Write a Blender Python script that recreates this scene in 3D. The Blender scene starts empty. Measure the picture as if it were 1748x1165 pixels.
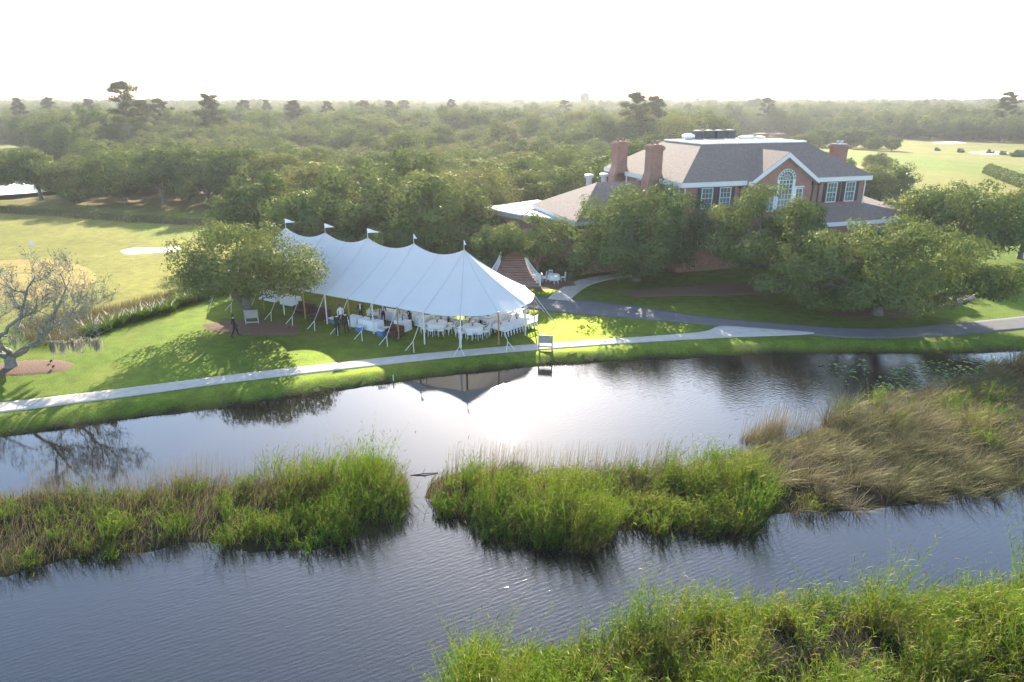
import bpy, math, random
import numpy as np
from mathutils import Vector, Matrix

sc = bpy.context.scene
COL = sc.collection
R = math.radians
rng = np.random.default_rng(7)
random.seed(7)

# ---------------------------------------------------------------- camera, sky, sun, exposure
CAM_H, FPX, PITCH, CU, CV = 17.0, 1165.0, R(19.5), 874.0, 582.5
cam_d = bpy.data.cameras.new('camera')
cam_d.sensor_width = 36.0
cam_d.lens = 36.0 * FPX / 1748.0
cam_d.clip_start, cam_d.clip_end = 0.1, 8000.0
cam = bpy.data.objects.new('camera', cam_d)
cam.location = (0, 0, CAM_H)
cam.rotation_euler = (math.pi / 2 - PITCH, 0, 0)
COL.objects.link(cam)
sc.camera = cam

SUN_EL, SUN_AZ = R(24.0), R(-1.0)          # azimuth measured from +Y towards +X
world = bpy.data.worlds.new('World')
sc.world = world
world.use_nodes = True
wn = world.node_tree
bg = wn.nodes['Background']
sky = wn.nodes.new('ShaderNodeTexSky')
sky.sky_type = 'NISHITA'
sky.sun_disc = False
sky.sun_elevation = SUN_EL
sky.sun_rotation = SUN_AZ
sky.altitude = 10.0
sky.air_density = 1.0
sky.dust_density = 0.6
sky.ozone_density = 1.8
wn.links.new(sky.outputs[0], bg.inputs[0])
bg.inputs[1].default_value = 0.15

sun_d = bpy.data.lights.new('sun', 'SUN')
sun_d.energy = 5.0
sun_d.angle = R(0.53)
sun_d.color = (1.0, 0.90, 0.74)
sun = bpy.data.objects.new('sun', sun_d)
sdir = Vector((math.sin(SUN_AZ) * math.cos(SUN_EL), math.cos(SUN_AZ) * math.cos(SUN_EL), math.sin(SUN_EL)))
sun.rotation_euler = sdir.to_track_quat('Z', 'Y').to_euler()
sun.location = (0, 0, 60)
COL.objects.link(sun)

sc.view_settings.view_transform = 'Standard'
sc.view_settings.look = 'None'
sc.view_settings.gamma = 1.0
sc.view_settings.use_curve_mapping = False
sc.view_settings.exposure = 1.82
cy = sc.cycles
cy.max_bounces = 6
cy.diffuse_bounces = 4
cy.glossy_bounces = 3
cy.transmission_bounces = 4
cy.volume_bounces = 0
cy.transparent_max_bounces = 6
cy.use_denoising = True
cy.caustics_reflective = False
cy.caustics_refractive = False
cy.sample_clamp_indirect = 6.0

WZ = -0.5                                    # pond level


def gp(u, v, z=0.0):
    """ground point that the survey photograph shows at (u, v), at height z"""
    dx, dy = (u - CU) / FPX, (CV - v) / FPX
    d = (dx, math.cos(PITCH) + dy * math.sin(PITCH), -math.sin(PITCH) + dy * math.cos(PITCH))
    t = (z - CAM_H) / d[2]
    return (d[0] * t, d[1] * t)


def at(u, v, Y):
    dx, dy = (u - CU) / FPX, (CV - v) / FPX
    d = (dx, math.cos(PITCH) + dy * math.sin(PITCH), -math.sin(PITCH) + dy * math.cos(PITCH))
    t = Y / d[1]
    return Vector((d[0] * t, Y, CAM_H + d[2] * t))


# ---------------------------------------------------------------- materials
def lin(c):
    return tuple(((x / 255) / 12.92 if x / 255 <= 0.04045 else ((x / 255 + 0.055) / 1.055) ** 2.4) for x in c)


def newmat(name):
    m = bpy.data.materials.new(name)
    m.use_nodes = True
    nt = m.node_tree
    return m, nt, nt.nodes['Principled BSDF'], nt.nodes['Material Output']


def node(nt, t, **kw):
    n = nt.nodes.new(t)
    for k, v in kw.items():
        setattr(n, k, v)
    return n


def plain(name, col, rough=0.7, noise=0.12, scale=6.0, spec=0.3, bump=0.0, metal=0.0):
    m, nt, b, out = newmat(name)
    tc = node(nt, 'ShaderNodeTexCoord')
    nz = node(nt, 'ShaderNodeTexNoise')
    nz.inputs['Scale'].default_value = scale
    nz.inputs['Detail'].default_value = 5
    nt.links.new(tc.outputs['Object'], nz.inputs['Vector'])
    mp = node(nt, 'ShaderNodeMapRange')
    mp.inputs['To Min'].default_value = 1 - noise * 1.6
    mp.inputs['To Max'].default_value = 1 + noise * 1.6
    nt.links.new(nz.outputs[0], mp.inputs[0])
    mx = node(nt, 'ShaderNodeVectorMath', operation='SCALE')
    mx.inputs[0].default_value = col
    nt.links.new(mp.outputs[0], mx.inputs['Scale'])
    nt.links.new(mx.outputs[0], b.inputs['Base Color'])
    b.inputs['Roughness'].default_value = rough
    b.inputs['Specular IOR Level'].default_value = spec
    b.inputs['Metallic'].default_value = metal
    if bump:
        bp = node(nt, 'ShaderNodeBump')
        bp.inputs['Strength'].default_value = bump
        bp.inputs['Distance'].default_value = 0.05
        nt.links.new(nz.outputs[0], bp.inputs['Height'])
        nt.links.new(bp.outputs[0], b.inputs['Normal'])
    return m


def leafmat(name, ramp, trans=0.35, tcol=(0.20, 0.22, 0.03), attr=None, rough=0.6, spec=0.0, sheen=0.07):
    """leaves: diffuse + translucent, tinted per object and per leaf"""
    m, nt, b, out = newmat(name)
    cr = node(nt, 'ShaderNodeValToRGB')
    els = cr.color_ramp.elements
    for i, (p, c) in enumerate(ramp):
        e = els[i] if i < 2 else els.new(p)
        e.position = p
        e.color = (*c, 1)
    a = node(nt, 'ShaderNodeAttribute', attribute_name='tint')
    if attr == 'only':
        nt.links.new(a.outputs['Fac'], cr.inputs[0])
    else:
        oi = node(nt, 'ShaderNodeObjectInfo')
        md = node(nt, 'ShaderNodeMath', operation='MULTIPLY_ADD')
        md.inputs[1].default_value = 0.72
        nt.links.new(oi.outputs['Random'], md.inputs[0])
        m2 = node(nt, 'ShaderNodeMath', operation='MULTIPLY')
        m2.inputs[1].default_value = 0.30
        nt.links.new(a.outputs['Fac'], m2.inputs[0])
        nt.links.new(m2.outputs[0], md.inputs[2])
        nt.links.new(md.outputs[0], cr.inputs[0])
    nt.links.new(cr.outputs[0], b.inputs['Base Color'])
    b.inputs['Roughness'].default_value = rough
    b.inputs['Specular IOR Level'].default_value = spec
    tr = node(nt, 'ShaderNodeBsdfTranslucent')
    mul = node(nt, 'ShaderNodeMix', data_type='RGBA', blend_type='MIX')
    mul.inputs['Factor'].default_value = 0.5
    nt.links.new(cr.outputs[0], mul.inputs['A'])
    mul.inputs['B'].default_value = (*tcol, 1)
    nt.links.new(mul.outputs['Result'], tr.inputs['Color'])
    mix = node(nt, 'ShaderNodeMixShader')
    mix.inputs[0].default_value = trans
    nt.links.new(b.outputs[0], mix.inputs[1])
    nt.links.new(tr.outputs[0], mix.inputs[2])
    # waxy leaf faces: a weak tinted gloss
    gl = node(nt, 'ShaderNodeBsdfGlossy')
    gl.inputs['Roughness'].default_value = 0.5
    gc = node(nt, 'ShaderNodeMix', data_type='RGBA')
    gc.inputs['Factor'].default_value = 0.5
    nt.links.new(cr.outputs[0], gc.inputs['A'])
    gc.inputs['B'].default_value = (0.62, 0.60, 0.34, 1)
    nt.links.new(gc.outputs['Result'], gl.inputs['Color'])
    m3 = node(nt, 'ShaderNodeMixShader')
    m3.inputs[0].default_value = sheen
    nt.links.new(mix.outputs[0], m3.inputs[1])
    nt.links.new(gl.outputs[0], m3.inputs[2])
    nt.links.new(m3.outputs[0], out.inputs['Surface'])
    return m


M = {}
M['oak_leaf'] = leafmat('oak_leaf', [(0.0, (0.040, 0.088, 0.034)), (0.35, (0.064, 0.118, 0.038)), (0.7, (0.11, 0.145, 0.046)), (1.0, (0.20, 0.17, 0.066))], 0.32, (0.24, 0.25, 0.035))
M['pine_leaf'] = leafmat('pine_leaf', [(0.0, (0.022, 0.036, 0.016)), (1.0, (0.05, 0.062, 0.025))], 0.15)
M['cypress_leaf'] = leafmat('cypress_leaf', [(0.0, (0.05, 0.095, 0.016)), (1.0, (0.10, 0.15, 0.028))], 0.35, (0.2, 0.3, 0.03))
M['bare_leaf'] = leafmat('bare_leaf', [(0.0, (0.05, 0.075, 0.035)), (1.0, (0.13, 0.14, 0.07))], 0.3)
M['moss'] = leafmat('moss', [(0.0, (0.22, 0.20, 0.15)), (1.0, (0.38, 0.35, 0.28))], 0.35, (0.4, 0.34, 0.22))
M['reed'] = leafmat('reed', [(0.0, (0.014, 0.060, 0.012)), (0.3, (0.036, 0.110, 0.010)), (0.6, (0.090, 0.150, 0.012)), (0.8, (0.18, 0.15, 0.02)), (1.0, (0.17, 0.11, 0.05))], 0.40, (0.22, 0.32, 0.010), 'only')
M['dry_grass'] = leafmat('dry_grass', [(0.0, (0.028, 0.050, 0.018)), (0.35, (0.075, 0.075, 0.038)), (0.7, (0.16, 0.125, 0.075)), (1.0, (0.32, 0.25, 0.17))], 0.3, (0.35, 0.27, 0.13), 'only', 0.5, 0.0, 0.09)
M['plume'] = leafmat('plume', [(0.0, (0.34, 0.30, 0.23)), (1.0, (0.52, 0.48, 0.40))], 0.3, (0.5, 0.44, 0.34), 'only')
M['lily'] = leafmat('lily', [(0.0, (0.06, 0.11, 0.03)), (1.0, (0.22, 0.26, 0.10))], 0.0, (0.1, 0.1, 0.1), 'only', 0.25)
M['flower'] = leafmat('flower', [(0.0, (0.05, 0.12, 0.03)), (0.3, (0.10, 0.2, 0.05)), (0.45, (0.75, 0.72, 0.66)), (1.0, (0.85, 0.72, 0.68))], 0.3, (0.6, 0.6, 0.5), 'only')
M['bark'] = plain('bark', (0.13, 0.115, 0.095), 0.9, 0.35, 4.0, bump=0.6)
M['pale_bark'] = plain('pale_bark', (0.20, 0.20, 0.17), 0.9, 0.4, 5.0, bump=0.6)
M['concrete'] = plain('concrete', (0.42, 0.37, 0.315), 0.85, 0.17, 1.5, bump=0.1)
M['asphalt'] = plain('asphalt', (0.11, 0.107, 0.105), 0.85, 0.2, 1.2, bump=0.3)
M['mulch'] = plain('mulch', (0.15, 0.085, 0.052), 0.95, 0.5, 14.0, bump=1.0)
M['sand'] = plain('sand', (0.66, 0.62, 0.54), 0.95, 0.05, 3.0)
M['white_paint'] = plain('white_paint', (0.62, 0.61, 0.59), 0.5, 0.04, 3.0)
M['white_chair'] = plain('white_chair', (0.74, 0.74, 0.73), 0.45, 0.04, 8.0)
M['linen'] = plain('linen', (0.74, 0.75, 0.78), 0.9, 0.04, 5.0)
M['seam'] = plain('seam', (0.46, 0.47, 0.50), 0.8, 0.05, 5.0)
M['membrane'] = plain('membrane', (0.70, 0.69, 0.66), 0.75, 0.10, 0.5)
M['dark_metal'] = plain('dark_metal', (0.05, 0.052, 0.055), 0.5, 0.15, 4.0)
M['grey_metal'] = plain('grey_metal', (0.36, 0.37, 0.39), 0.45, 0.1, 4.0)
M['shutter'] = plain('shutter', (0.025, 0.028, 0.032), 0.5, 0.1, 6.0)
M['wood'] = plain('wood', (0.33, 0.20, 0.10), 0.6, 0.2, 7.0)
M['white_wood'] = plain('white_wood', (0.62, 0.60, 0.56), 0.6, 0.12, 7.0)
M['weathered'] = plain('weathered', (0.32, 0.30, 0.26), 0.8, 0.2, 7.0)
M['stone'] = plain('stone', (0.30, 0.27, 0.23), 0.9, 0.25, 5.0, bump=0.4)
M['dark_wood'] = plain('dark_wood', (0.06, 0.025, 0.02), 0.5, 0.2, 5.0)
M['teal'] = plain('teal', (0.04, 0.16, 0.20), 0.5, 0.1, 5.0)
M['blue'] = plain('blue', (0.05, 0.16, 0.38), 0.5, 0.1, 5.0)
M['suit'] = plain('suit', (0.012, 0.012, 0.015), 0.85, 0.2, 9.0)
M['skin'] = plain('skin', (0.42, 0.25, 0.17), 0.6, 0.06, 9.0)
M['shirt'] = plain('shirt', (0.70, 0.70, 0.70), 0.8, 0.05, 9.0)
M['maroon'] = plain('maroon', (0.10, 0.022, 0.025), 0.8, 0.1, 9.0)
M['hair'] = plain('hair', (0.02, 0.014, 0.01), 0.6, 0.2, 20.0)
M['far_paint'] = plain('far_paint', (0.035, 0.037, 0.05), 0.6, 0.05, 0.1)


def brick_mat(name, c1, c2, mortar, scale=1.0):
    m, nt, b, out = newmat(name)
    tc = node(nt, 'ShaderNodeTexCoord')
    geo = node(nt, 'ShaderNodeNewGeometry')
    sep = node(nt, 'ShaderNodeSeparateXYZ')
    nt.links.new(tc.outputs['Object'], sep.inputs[0])
    add = node(nt, 'ShaderNodeMath', operation='ADD')
    nt.links.new(sep.outputs[0], add.inputs[0])
    nt.links.new(sep.outputs[1], add.inputs[1])
    cmb = node(nt, 'ShaderNodeCombineXYZ')
    nt.links.new(add.outputs[0], cmb.inputs[0])
    nt.links.new(sep.outputs[2], cmb.inputs[1])
    br = node(nt, 'ShaderNodeTexBrick')
    br.inputs['Color1'].default_value = (*c1, 1)
    br.inputs['Color2'].default_value = (*c2, 1)
    br.inputs['Mortar'].default_value = (*mortar, 1)
    br.inputs['Scale'].default_value = scale
    br.inputs['Mortar Size'].default_value = 0.012
    br.inputs['Brick Width'].default_value = 0.23
    br.inputs['Row Height'].default_value = 0.08
    nt.links.new(cmb.outputs[0], br.inputs['Vector'])
    nz = node(nt, 'ShaderNodeTexNoise')
    nz.inputs['Scale'].default_value = 1.3
    nz.inputs['Detail'].default_value = 6
    nt.links.new(tc.outputs['Object'], nz.inputs['Vector'])
    mp = node(nt, 'ShaderNodeMapRange')
    mp.inputs['To Min'].default_value = 0.65
    mp.inputs['To Max'].default_value = 1.35
    nt.links.new(nz.outputs[0], mp.inputs[0])
    sc_ = node(nt, 'ShaderNodeVectorMath', operation='SCALE')
    nt.links.new(br.outputs[0], sc_.inputs[0])
    nt.links.new(mp.outputs[0], sc_.inputs['Scale'])
    nt.links.new(sc_.outputs[0], b.inputs['Base Color'])
    b.inputs['Roughness'].default_value = 0.9
    bp = node(nt, 'ShaderNodeBump')
    bp.inputs['Strength'].default_value = 0.4
    bp.inputs['Distance'].default_value = 0.02
    bp.invert = True
    nt.links.new(br.outputs['Fac'], bp.inputs['Height'])
    nt.links.new(bp.outputs[0], b.inputs['Normal'])
    return m


M['brick'] = brick_mat('brick', (0.29, 0.105, 0.068), (0.21, 0.072, 0.050), (0.30, 0.24, 0.20))
M['step_brick'] = brick_mat('step_brick', (0.26, 0.11, 0.08), (0.19, 0.08, 0.06), (0.30, 0.24, 0.2))


def shingle_mat():
    m, nt, b, out = newmat('shingle')
    tc = node(nt, 'ShaderNodeTexCoord')
    n1 = node(nt, 'ShaderNodeTexNoise')
    n1.inputs['Scale'].default_value = 3.6
    n1.inputs['Detail'].default_value = 8
    n1.inputs['Roughness'].default_value = 0.8
    nt.links.new(tc.outputs['Object'], n1.inputs['Vector'])
    w = node(nt, 'ShaderNodeTexWave', wave_type='BANDS', bands_direction='Z', wave_profile='SAW')
    w.inputs['Scale'].default_value = 2.6
    w.inputs['Distortion'].default_value = 0.6
    w.inputs['Detail Scale'].default_value = 3
    nt.links.new(tc.outputs['Object'], w.inputs['Vector'])
    cr = node(nt, 'ShaderNodeValToRGB')
    cr.color_ramp.elements[0].position, cr.color_ramp.elements[1].position = 0.3, 0.7
    cr.color_ramp.elements[0].color = (0.110, 0.078, 0.062, 1)
    cr.color_ramp.elements[1].color = (0.235, 0.172, 0.138, 1)
    nt.links.new(n1.outputs[0], cr.inputs[0])
    nt.links.new(cr.outputs[0], b.inputs['Base Color'])
    bp = node(nt, 'ShaderNodeBump')
    bp.inputs['Strength'].default_value = 0.35
    bp.inputs['Distance'].default_value = 0.03
    nt.links.new(w.outputs[1], bp.inputs['Height'])
    nt.links.new(bp.outputs[0], b.inputs['Normal'])
    b.inputs['Roughness'].default_value = 0.9
    return m


M['shingle'] = shingle_mat()


def glass_mat():
    m, nt, b, out = newmat('window_glass')
    b.inputs['Base Color'].default_value = (0.06, 0.11, 0.11, 1)
    b.inputs['Roughness'].default_value = 0.06
    b.inputs['Specular IOR Level'].default_value = 0.8
    tc = node(nt, 'ShaderNodeTexCoord')
    nz = node(nt, 'ShaderNodeTexNoise')
    nz.inputs['Scale'].default_value = 0.8
    nt.links.new(tc.outputs['Object'], nz.inputs['Vector'])
    cr = node(nt, 'ShaderNodeValToRGB')
    cr.color_ramp.elements[0].color = (0.03, 0.05, 0.05, 1)
    cr.color_ramp.elements[1].color = (0.15, 0.22, 0.21, 1)
    nt.links.new(nz.outputs[0], cr.inputs[0])
    nt.links.new(cr.outputs[0], b.inputs['Base Color'])
    return m


M['glass'] = glass_mat()


def canvas_mat():
    m, nt, b, out = newmat('sailcloth')
    tc = node(nt, 'ShaderNodeTexCoord')
    nz = node(nt, 'ShaderNodeTexNoise')
    nz.inputs['Scale'].default_value = 0.9
    nz.inputs['Detail'].default_value = 6
    nt.links.new(tc.outputs['Object'], nz.inputs['Vector'])
    cr = node(nt, 'ShaderNodeValToRGB')
    cr.color_ramp.elements[0].color = (0.60, 0.59, 0.575, 1)
    cr.color_ramp.elements[1].color = (0.69, 0.675, 0.655, 1)
    nt.links.new(nz.outputs[0], cr.inputs[0])
    nt.links.new(cr.outputs[0], b.inputs['Base Color'])
    b.inputs['Roughness'].default_value = 0.75
    b.inputs['Specular IOR Level'].default_value = 0.2
    bp = node(nt, 'ShaderNodeBump')
    bp.inputs['Strength'].default_value = 0.45
    bp.inputs['Distance'].default_value = 0.10
    nt.links.new(nz.outputs[0], bp.inputs['Height'])
    nt.links.new(bp.outputs[0], b.inputs['Normal'])
    tr = node(nt, 'ShaderNodeBsdfTranslucent')
    tr.inputs['Color'].default_value = (0.80, 0.76, 0.72, 1)
    mix = node(nt, 'ShaderNodeMixShader')
    mix.inputs[0].default_value = 0.22
    nt.links.new(b.outputs[0], mix.inputs[1])
    nt.links.new(tr.outputs[0], mix.inputs[2])
    nt.links.new(mix.outputs[0], out.inputs['Surface'])
    return m


M['canvas'] = canvas_mat()


def ground_mat(name='turf', const=None):
    m, nt, b, out = newmat(name)
    tc = node(nt, 'ShaderNodeTexCoord')
    at_ = node(nt, 'ShaderNodeAttribute', attribute_name='cover')
    fac = []
    for s, d, lo, hi in ((0.10, 4, 0.80, 1.22), (1.1, 5, 0.66, 1.34), (11.0, 5, 0.40, 1.60)):
        nz = node(nt, 'ShaderNodeTexNoise')
        nz.inputs['Scale'].default_value = s
        nz.inputs['Detail'].default_value = d
        nz.inputs['Roughness'].default_value = 0.65
        nt.links.new(tc.outputs['Object'], nz.inputs['Vector'])
        mp = node(nt, 'ShaderNodeMapRange')
        mp.inputs['From Min'].default_value = 0.25
        mp.inputs['From Max'].default_value = 0.75
        mp.inputs['To Min'].default_value = lo
        mp.inputs['To Max'].default_value = hi
        nt.links.new(nz.outputs[0], mp.inputs[0])
        fac.append((nz, mp))
    prev = at_.outputs['Color']
    if const:
        rgb = node(nt, 'ShaderNodeRGB')
        rgb.outputs[0].default_value = (*const, 1)
        prev = rgb.outputs[0]
    for nz, mp in fac:
        v = node(nt, 'ShaderNodeVectorMath', operation='SCALE')
        nt.links.new(prev, v.inputs[0])
        nt.links.new(mp.outputs[0], v.inputs['Scale'])
        prev = v.outputs[0]
    # dry patches
    dry = node(nt, 'ShaderNodeTexNoise')
    dry.inputs['Scale'].default_value = 0.23
    dry.inputs['Detail'].default_value = 5
    nt.links.new(tc.outputs['Object'], dry.inputs['Vector'])
    mp = node(nt, 'ShaderNodeMapRange')
    mp.inputs['From Min'].default_value = 0.5
    mp.inputs['From Max'].default_value = 0.75
    mp.inputs['To Max'].default_value = 0.5
    nt.links.new(dry.outputs[0], mp.inputs[0])
    mx = node(nt, 'ShaderNodeMix', data_type='RGBA')
    nt.links.new(mp.outputs[0], mx.inputs['Factor'])
    nt.links.new(prev, mx.inputs['A'])
    mx.inputs['B'].default_value = (0.10, 0.11, 0.03, 1)
    nt.links.new(mx.outputs['Result'], b.inputs['Base Color'])
    b.inputs['Roughness'].default_value = 0.85
    b.inputs['Specular IOR Level'].default_value = 0.15
    # blades scatter low light forwards: a broad tinted lobe
    gl = node(nt, 'ShaderNodeBsdfGlossy')
    gl.inputs['Roughness'].default_value = 0.62
    tn = node(nt, 'ShaderNodeMix', data_type='RGBA', blend_type='MULTIPLY')
    tn.inputs['Factor'].default_value = 1.0
    nt.links.new(mx.outputs['Result'], tn.inputs['A'])
    tn.inputs['B'].default_value = (5.0, 4.1, 1.3, 1)
    nt.links.new(tn.outputs['Result'], gl.inputs['Color'])
    ms = node(nt, 'ShaderNodeMixShader')
    ms.inputs[0].default_value = 0.22
    nt.links.new(b.outputs[0], ms.inputs[1])
    nt.links.new(gl.outputs[0], ms.inputs[2])
    nt.links.new(ms.outputs[0], out.inputs['Surface'])
    bp = node(nt, 'ShaderNodeBump')
    bp.inputs['Strength'].default_value = 0.9
    bp.inputs['Distance'].default_value = 0.09
    nt.links.new(fac[2][0].outputs[0], bp.inputs['Height'])
    nt.links.new(bp.outputs[0], b.inputs['Normal'])
    return m


M['turf'] = ground_mat()
M['green_turf'] = ground_mat('green_turf', (0.135, 0.115, 0.055))


def water_mat():
    m, nt, b, out = newmat('pond_water')
    b.inputs['Base Color'].default_value = (0.010, 0.009, 0.007, 1)
    b.inputs['IOR'].default_value = 1.72
    tc = node(nt, 'ShaderNodeTexCoord')
    # wind patches
    big = node(nt, 'ShaderNodeTexNoise')
    big.inputs['Scale'].default_value = 0.055
    big.inputs['Detail'].default_value = 3
    nt.links.new(tc.outputs['Object'], big.inputs['Vector'])
    sep = node(nt, 'ShaderNodeSeparateXYZ')
    nt.links.new(tc.outputs['Object'], sep.inputs[0])
    rx = node(nt, 'ShaderNodeMapRange')          # breezier towards the east end of the pond
    rx.inputs['From Min'].default_value = -3.0
    rx.inputs['From Max'].default_value = 16.0
    nt.links.new(sep.outputs[0], rx.inputs[0])
    ry = node(nt, 'ShaderNodeMapRange')          # and on the open water south of the reed bar
    ry.inputs['From Min'].default_value = 28.0
    ry.inputs['From Max'].default_value = 23.0
    nt.links.new(sep.outputs[1], ry.inputs[0])
    mxx = node(nt, 'ShaderNodeMath', operation='MAXIMUM')
    nt.links.new(rx.outputs[0], mxx.inputs[0])
    nt.links.new(ry.outputs[0], mxx.inputs[1])
    mb = node(nt, 'ShaderNodeMapRange')
    mb.inputs['From Min'].default_value = 0.3
    mb.inputs['From Max'].default_value = 0.7
    mb.inputs['To Min'].default_value = 0.35
    mb.inputs['To Max'].default_value = 1.0
    nt.links.new(big.outputs[0], mb.inputs[0])
    am = node(nt, 'ShaderNodeMath', operation='MULTIPLY')
    nt.links.new(mxx.outputs[0], am.inputs[0])
    nt.links.new(mb.outputs[0], am.inputs[1])
    # ripples
    mpg = node(nt, 'ShaderNodeMapping')
    mpr = node(nt, 'ShaderNodeMapping')
    mpr.inputs['Rotation'].default_value = (0, 0, R(-28))
    nt.links.new(tc.outputs['Object'], mpr.inputs[0])
    mpg.inputs['Scale'].default_value = (0.75, 2.0, 1)
    nt.links.new(mpr.outputs[0], mpg.inputs[0])
    n1 = node(nt, 'ShaderNodeTexNoise')
    n1.inputs['Scale'].default_value = 3.6
    n1.inputs['Detail'].default_value = 3
    n1.inputs['Distortion'].default_value = 0.6
    nt.links.new(mpg.outputs[0], n1.inputs['Vector'])
    w = node(nt, 'ShaderNodeTexWave', wave_type='BANDS', bands_direction='Y')
    w.inputs['Scale'].default_value = 0.8
    w.inputs['Distortion'].default_value = 5.0
    w.inputs['Detail'].default_value = 3
    w.inputs['Detail Scale'].default_value = 0.9
    nt.links.new(mpg.outputs[0], w.inputs['Vector'])
    ad = node(nt, 'ShaderNodeMath', operation='MULTIPLY_ADD')
    ad.inputs[1].default_value = 0.16
    nt.links.new(w.outputs[1], ad.inputs[0])
    nt.links.new(n1.outputs[0], ad.inputs[2])
    st = node(nt, 'ShaderNodeMapRange')
    st.inputs['To Min'].default_value = 0.012
    st.inputs['To Max'].default_value = 0.25
    nt.links.new(am.outputs[0], st.inputs[0])
    bp = node(nt, 'ShaderNodeBump')
    bp.inputs['Distance'].default_value = 0.06
    nt.links.new(ad.outputs[0], bp.inputs['Height'])
    nt.links.new(st.outputs[0], bp.inputs['Strength'])
    nt.links.new(bp.outputs[0], b.inputs['Normal'])
    rr = node(nt, 'ShaderNodeMapRange')
    rr.inputs['To Min'].default_value = 0.02
    rr.inputs['To Max'].default_value = 0.08
    nt.links.new(am.outputs[0], rr.inputs[0])
    nt.links.new(rr.outputs[0], b.inputs['Roughness'])
    return m


M['water'] = water_mat()


# ---------------------------------------------------------------- mesh helpers
def link(o, parent=None):
    COL.objects.link(o)
    if parent is not None:
        o.parent = parent
    return o


def mesh_np(name, V, F, mat, tint=None, smooth=False):
    """V (n,3), F (m,k) constant k"""
    V = np.asarray(V, np.float32)
    F = np.asarray(F, np.int32)
    me = bpy.data.meshes.new(name)
    n, k = F.shape
    me.vertices.add(len(V))
    me.vertices.foreach_set('co', V.ravel())
    me.loops.add(n * k)
    me.loops.foreach_set('vertex_index', F.ravel())
    me.polygons.add(n)
    me.polygons.foreach_set('loop_start', np.arange(0, n * k, k, dtype=np.int32))
    me.polygons.foreach_set('loop_total', np.full(n, k, np.int32))
    if smooth:
        me.polygons.foreach_set('use_smooth', np.ones(n, bool))
    if tint is not None:
        a = me.attributes.new('tint', 'FLOAT', 'POINT')
        a.data.foreach_set('value', np.asarray(tint, np.float32))
    me.update(calc_edges=True)
    if mat is not None:
        me.materials.append(mat)
    return me


class MB:
    def __init__(self):
        self.v, self.f = [], []

    def box(self, x0, x1, y0, y1, z0, z1):
        n = len(self.v)
        self.v += [(x, y, z) for z in (z0, z1) for y in (y0, y1) for x in (x0, x1)]
        self.f += [tuple(n + i for i in q) for q in ((0, 2, 3, 1), (4, 5, 7, 6), (0, 1, 5, 4), (2, 6, 7, 3), (0, 4, 6, 2), (1, 3, 7, 5))]
        return self

    def quad(self, *p):
        n = len(self.v)
        self.v += [tuple(q) for q in p]
        self.f.append(tuple(range(n, n + len(p))))
        return self

    def prism(self, poly, z0, z1):
        n, k = len(self.v), len(poly)
        self.v += [(x, y, z0) for x, y in poly] + [(x, y, z1) for x, y in poly]
        self.f.append(tuple(range(n + k - 1, n - 1, -1)))
        self.f.append(tuple(range(n + k, n + 2 * k)))
        for i in range(k):
            j = (i + 1) % k
            self.f.append((n + i, n + j, n + k + j, n + k + i))
        return self

    def hull(self, pts, faces):
        n = len(self.v)
        self.v += [tuple(p) for p in pts]
        self.f += [tuple(n + i for i in q) for q in faces]
        return self

    def tube(self, path, radii, sides=6, cap=True):
        path = [Vector(p) for p in path]
        if not hasattr(radii, '__len__'):
            radii = [radii] * len(path)
        n0 = len(self.v)
        for i, p in enumerate(path):
            t = (path[min(i + 1, len(path) - 1)] - path[max(i - 1, 0)])
            t = t.normalized() if t.length > 1e-9 else Vector((0, 0, 1))
            a = t.cross(Vector((0, 0, 1)))
            if a.length < 0.05:
                a = t.cross(Vector((0, 1, 0)))
            a.normalize()
            bq = t.cross(a)
            for s in range(sides):
                an = 2 * math.pi * s / sides
                self.v.append(tuple(p + (a * math.cos(an) + bq * math.sin(an)) * radii[i]))
        for i in range(len(path) - 1):
            for s in range(sides):
                s2 = (s + 1) % sides
                self.f.append((n0 + i * sides + s, n0 + i * sides + s2, n0 + (i + 1) * sides + s2, n0 + (i + 1) * sides + s))
        if cap:
            self.f.append(tuple(n0 + s for s in reversed(range(sides))))
            self.f.append(tuple(n0 + (len(path) - 1) * sides + s for s in range(sides)))
        return self

    def lathe(self, prof, sides=24, cx=0, cy=0, wob=None):
        n0 = len(self.v)
        for r, z in prof:
            for s in range(sides):
                an = 2 * math.pi * s / sides
                rr = r * (1 + (wob(an, z) if wob else 0))
                self.v.append((cx + rr * math.cos(an), cy + rr * math.sin(an), z))
        for i in range(len(prof) - 1):
            for s in range(sides):
                s2 = (s + 1) % sides
                self.f.append((n0 + i * sides + s, n0 + i * sides + s2, n0 + (i + 1) * sides + s2, n0 + (i + 1) * sides + s))
        self.f.append(tuple(n0 + s for s in reversed(range(sides))))
        self.f.append(tuple(n0 + (len(prof) - 1) * sides + s for s in range(sides)))
        return self

    def mesh(self, name, mat, smooth=False):
        me = bpy.data.meshes.new(name)
        me.from_pydata(self.v, [], self.f)
        me.update()
        if mat is not None:
            me.materials.append(mat)
        if smooth:
            for p in me.polygons:
                p.use_smooth = True
        return me

    def build(self, name, mat, parent=None, smooth=False):
        return link(bpy.data.objects.new(name, self.mesh(name, mat, smooth)), parent)


def tag(o, label, cat, group=None):
    o['label'] = label
    o['category'] = cat
    if group:
        o['group'] = group
    return o


def empty(name, loc=(0, 0, 0), rz=0.0):
    o = bpy.data.objects.new(name, None)
    o.empty_display_size = 0.3
    o.location = loc
    o.rotation_euler = (0, 0, rz)
    COL.objects.link(o)
    return o


def copy_tree(o, parent=None):
    c = o.copy()
    COL.objects.link(c)
    if parent is not None:
        c.parent = parent
    for ch in o.children:
        copy_tree(ch, c)
    return c


def structure(o):
    o['kind'] = 'structure'
    return o


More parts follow.
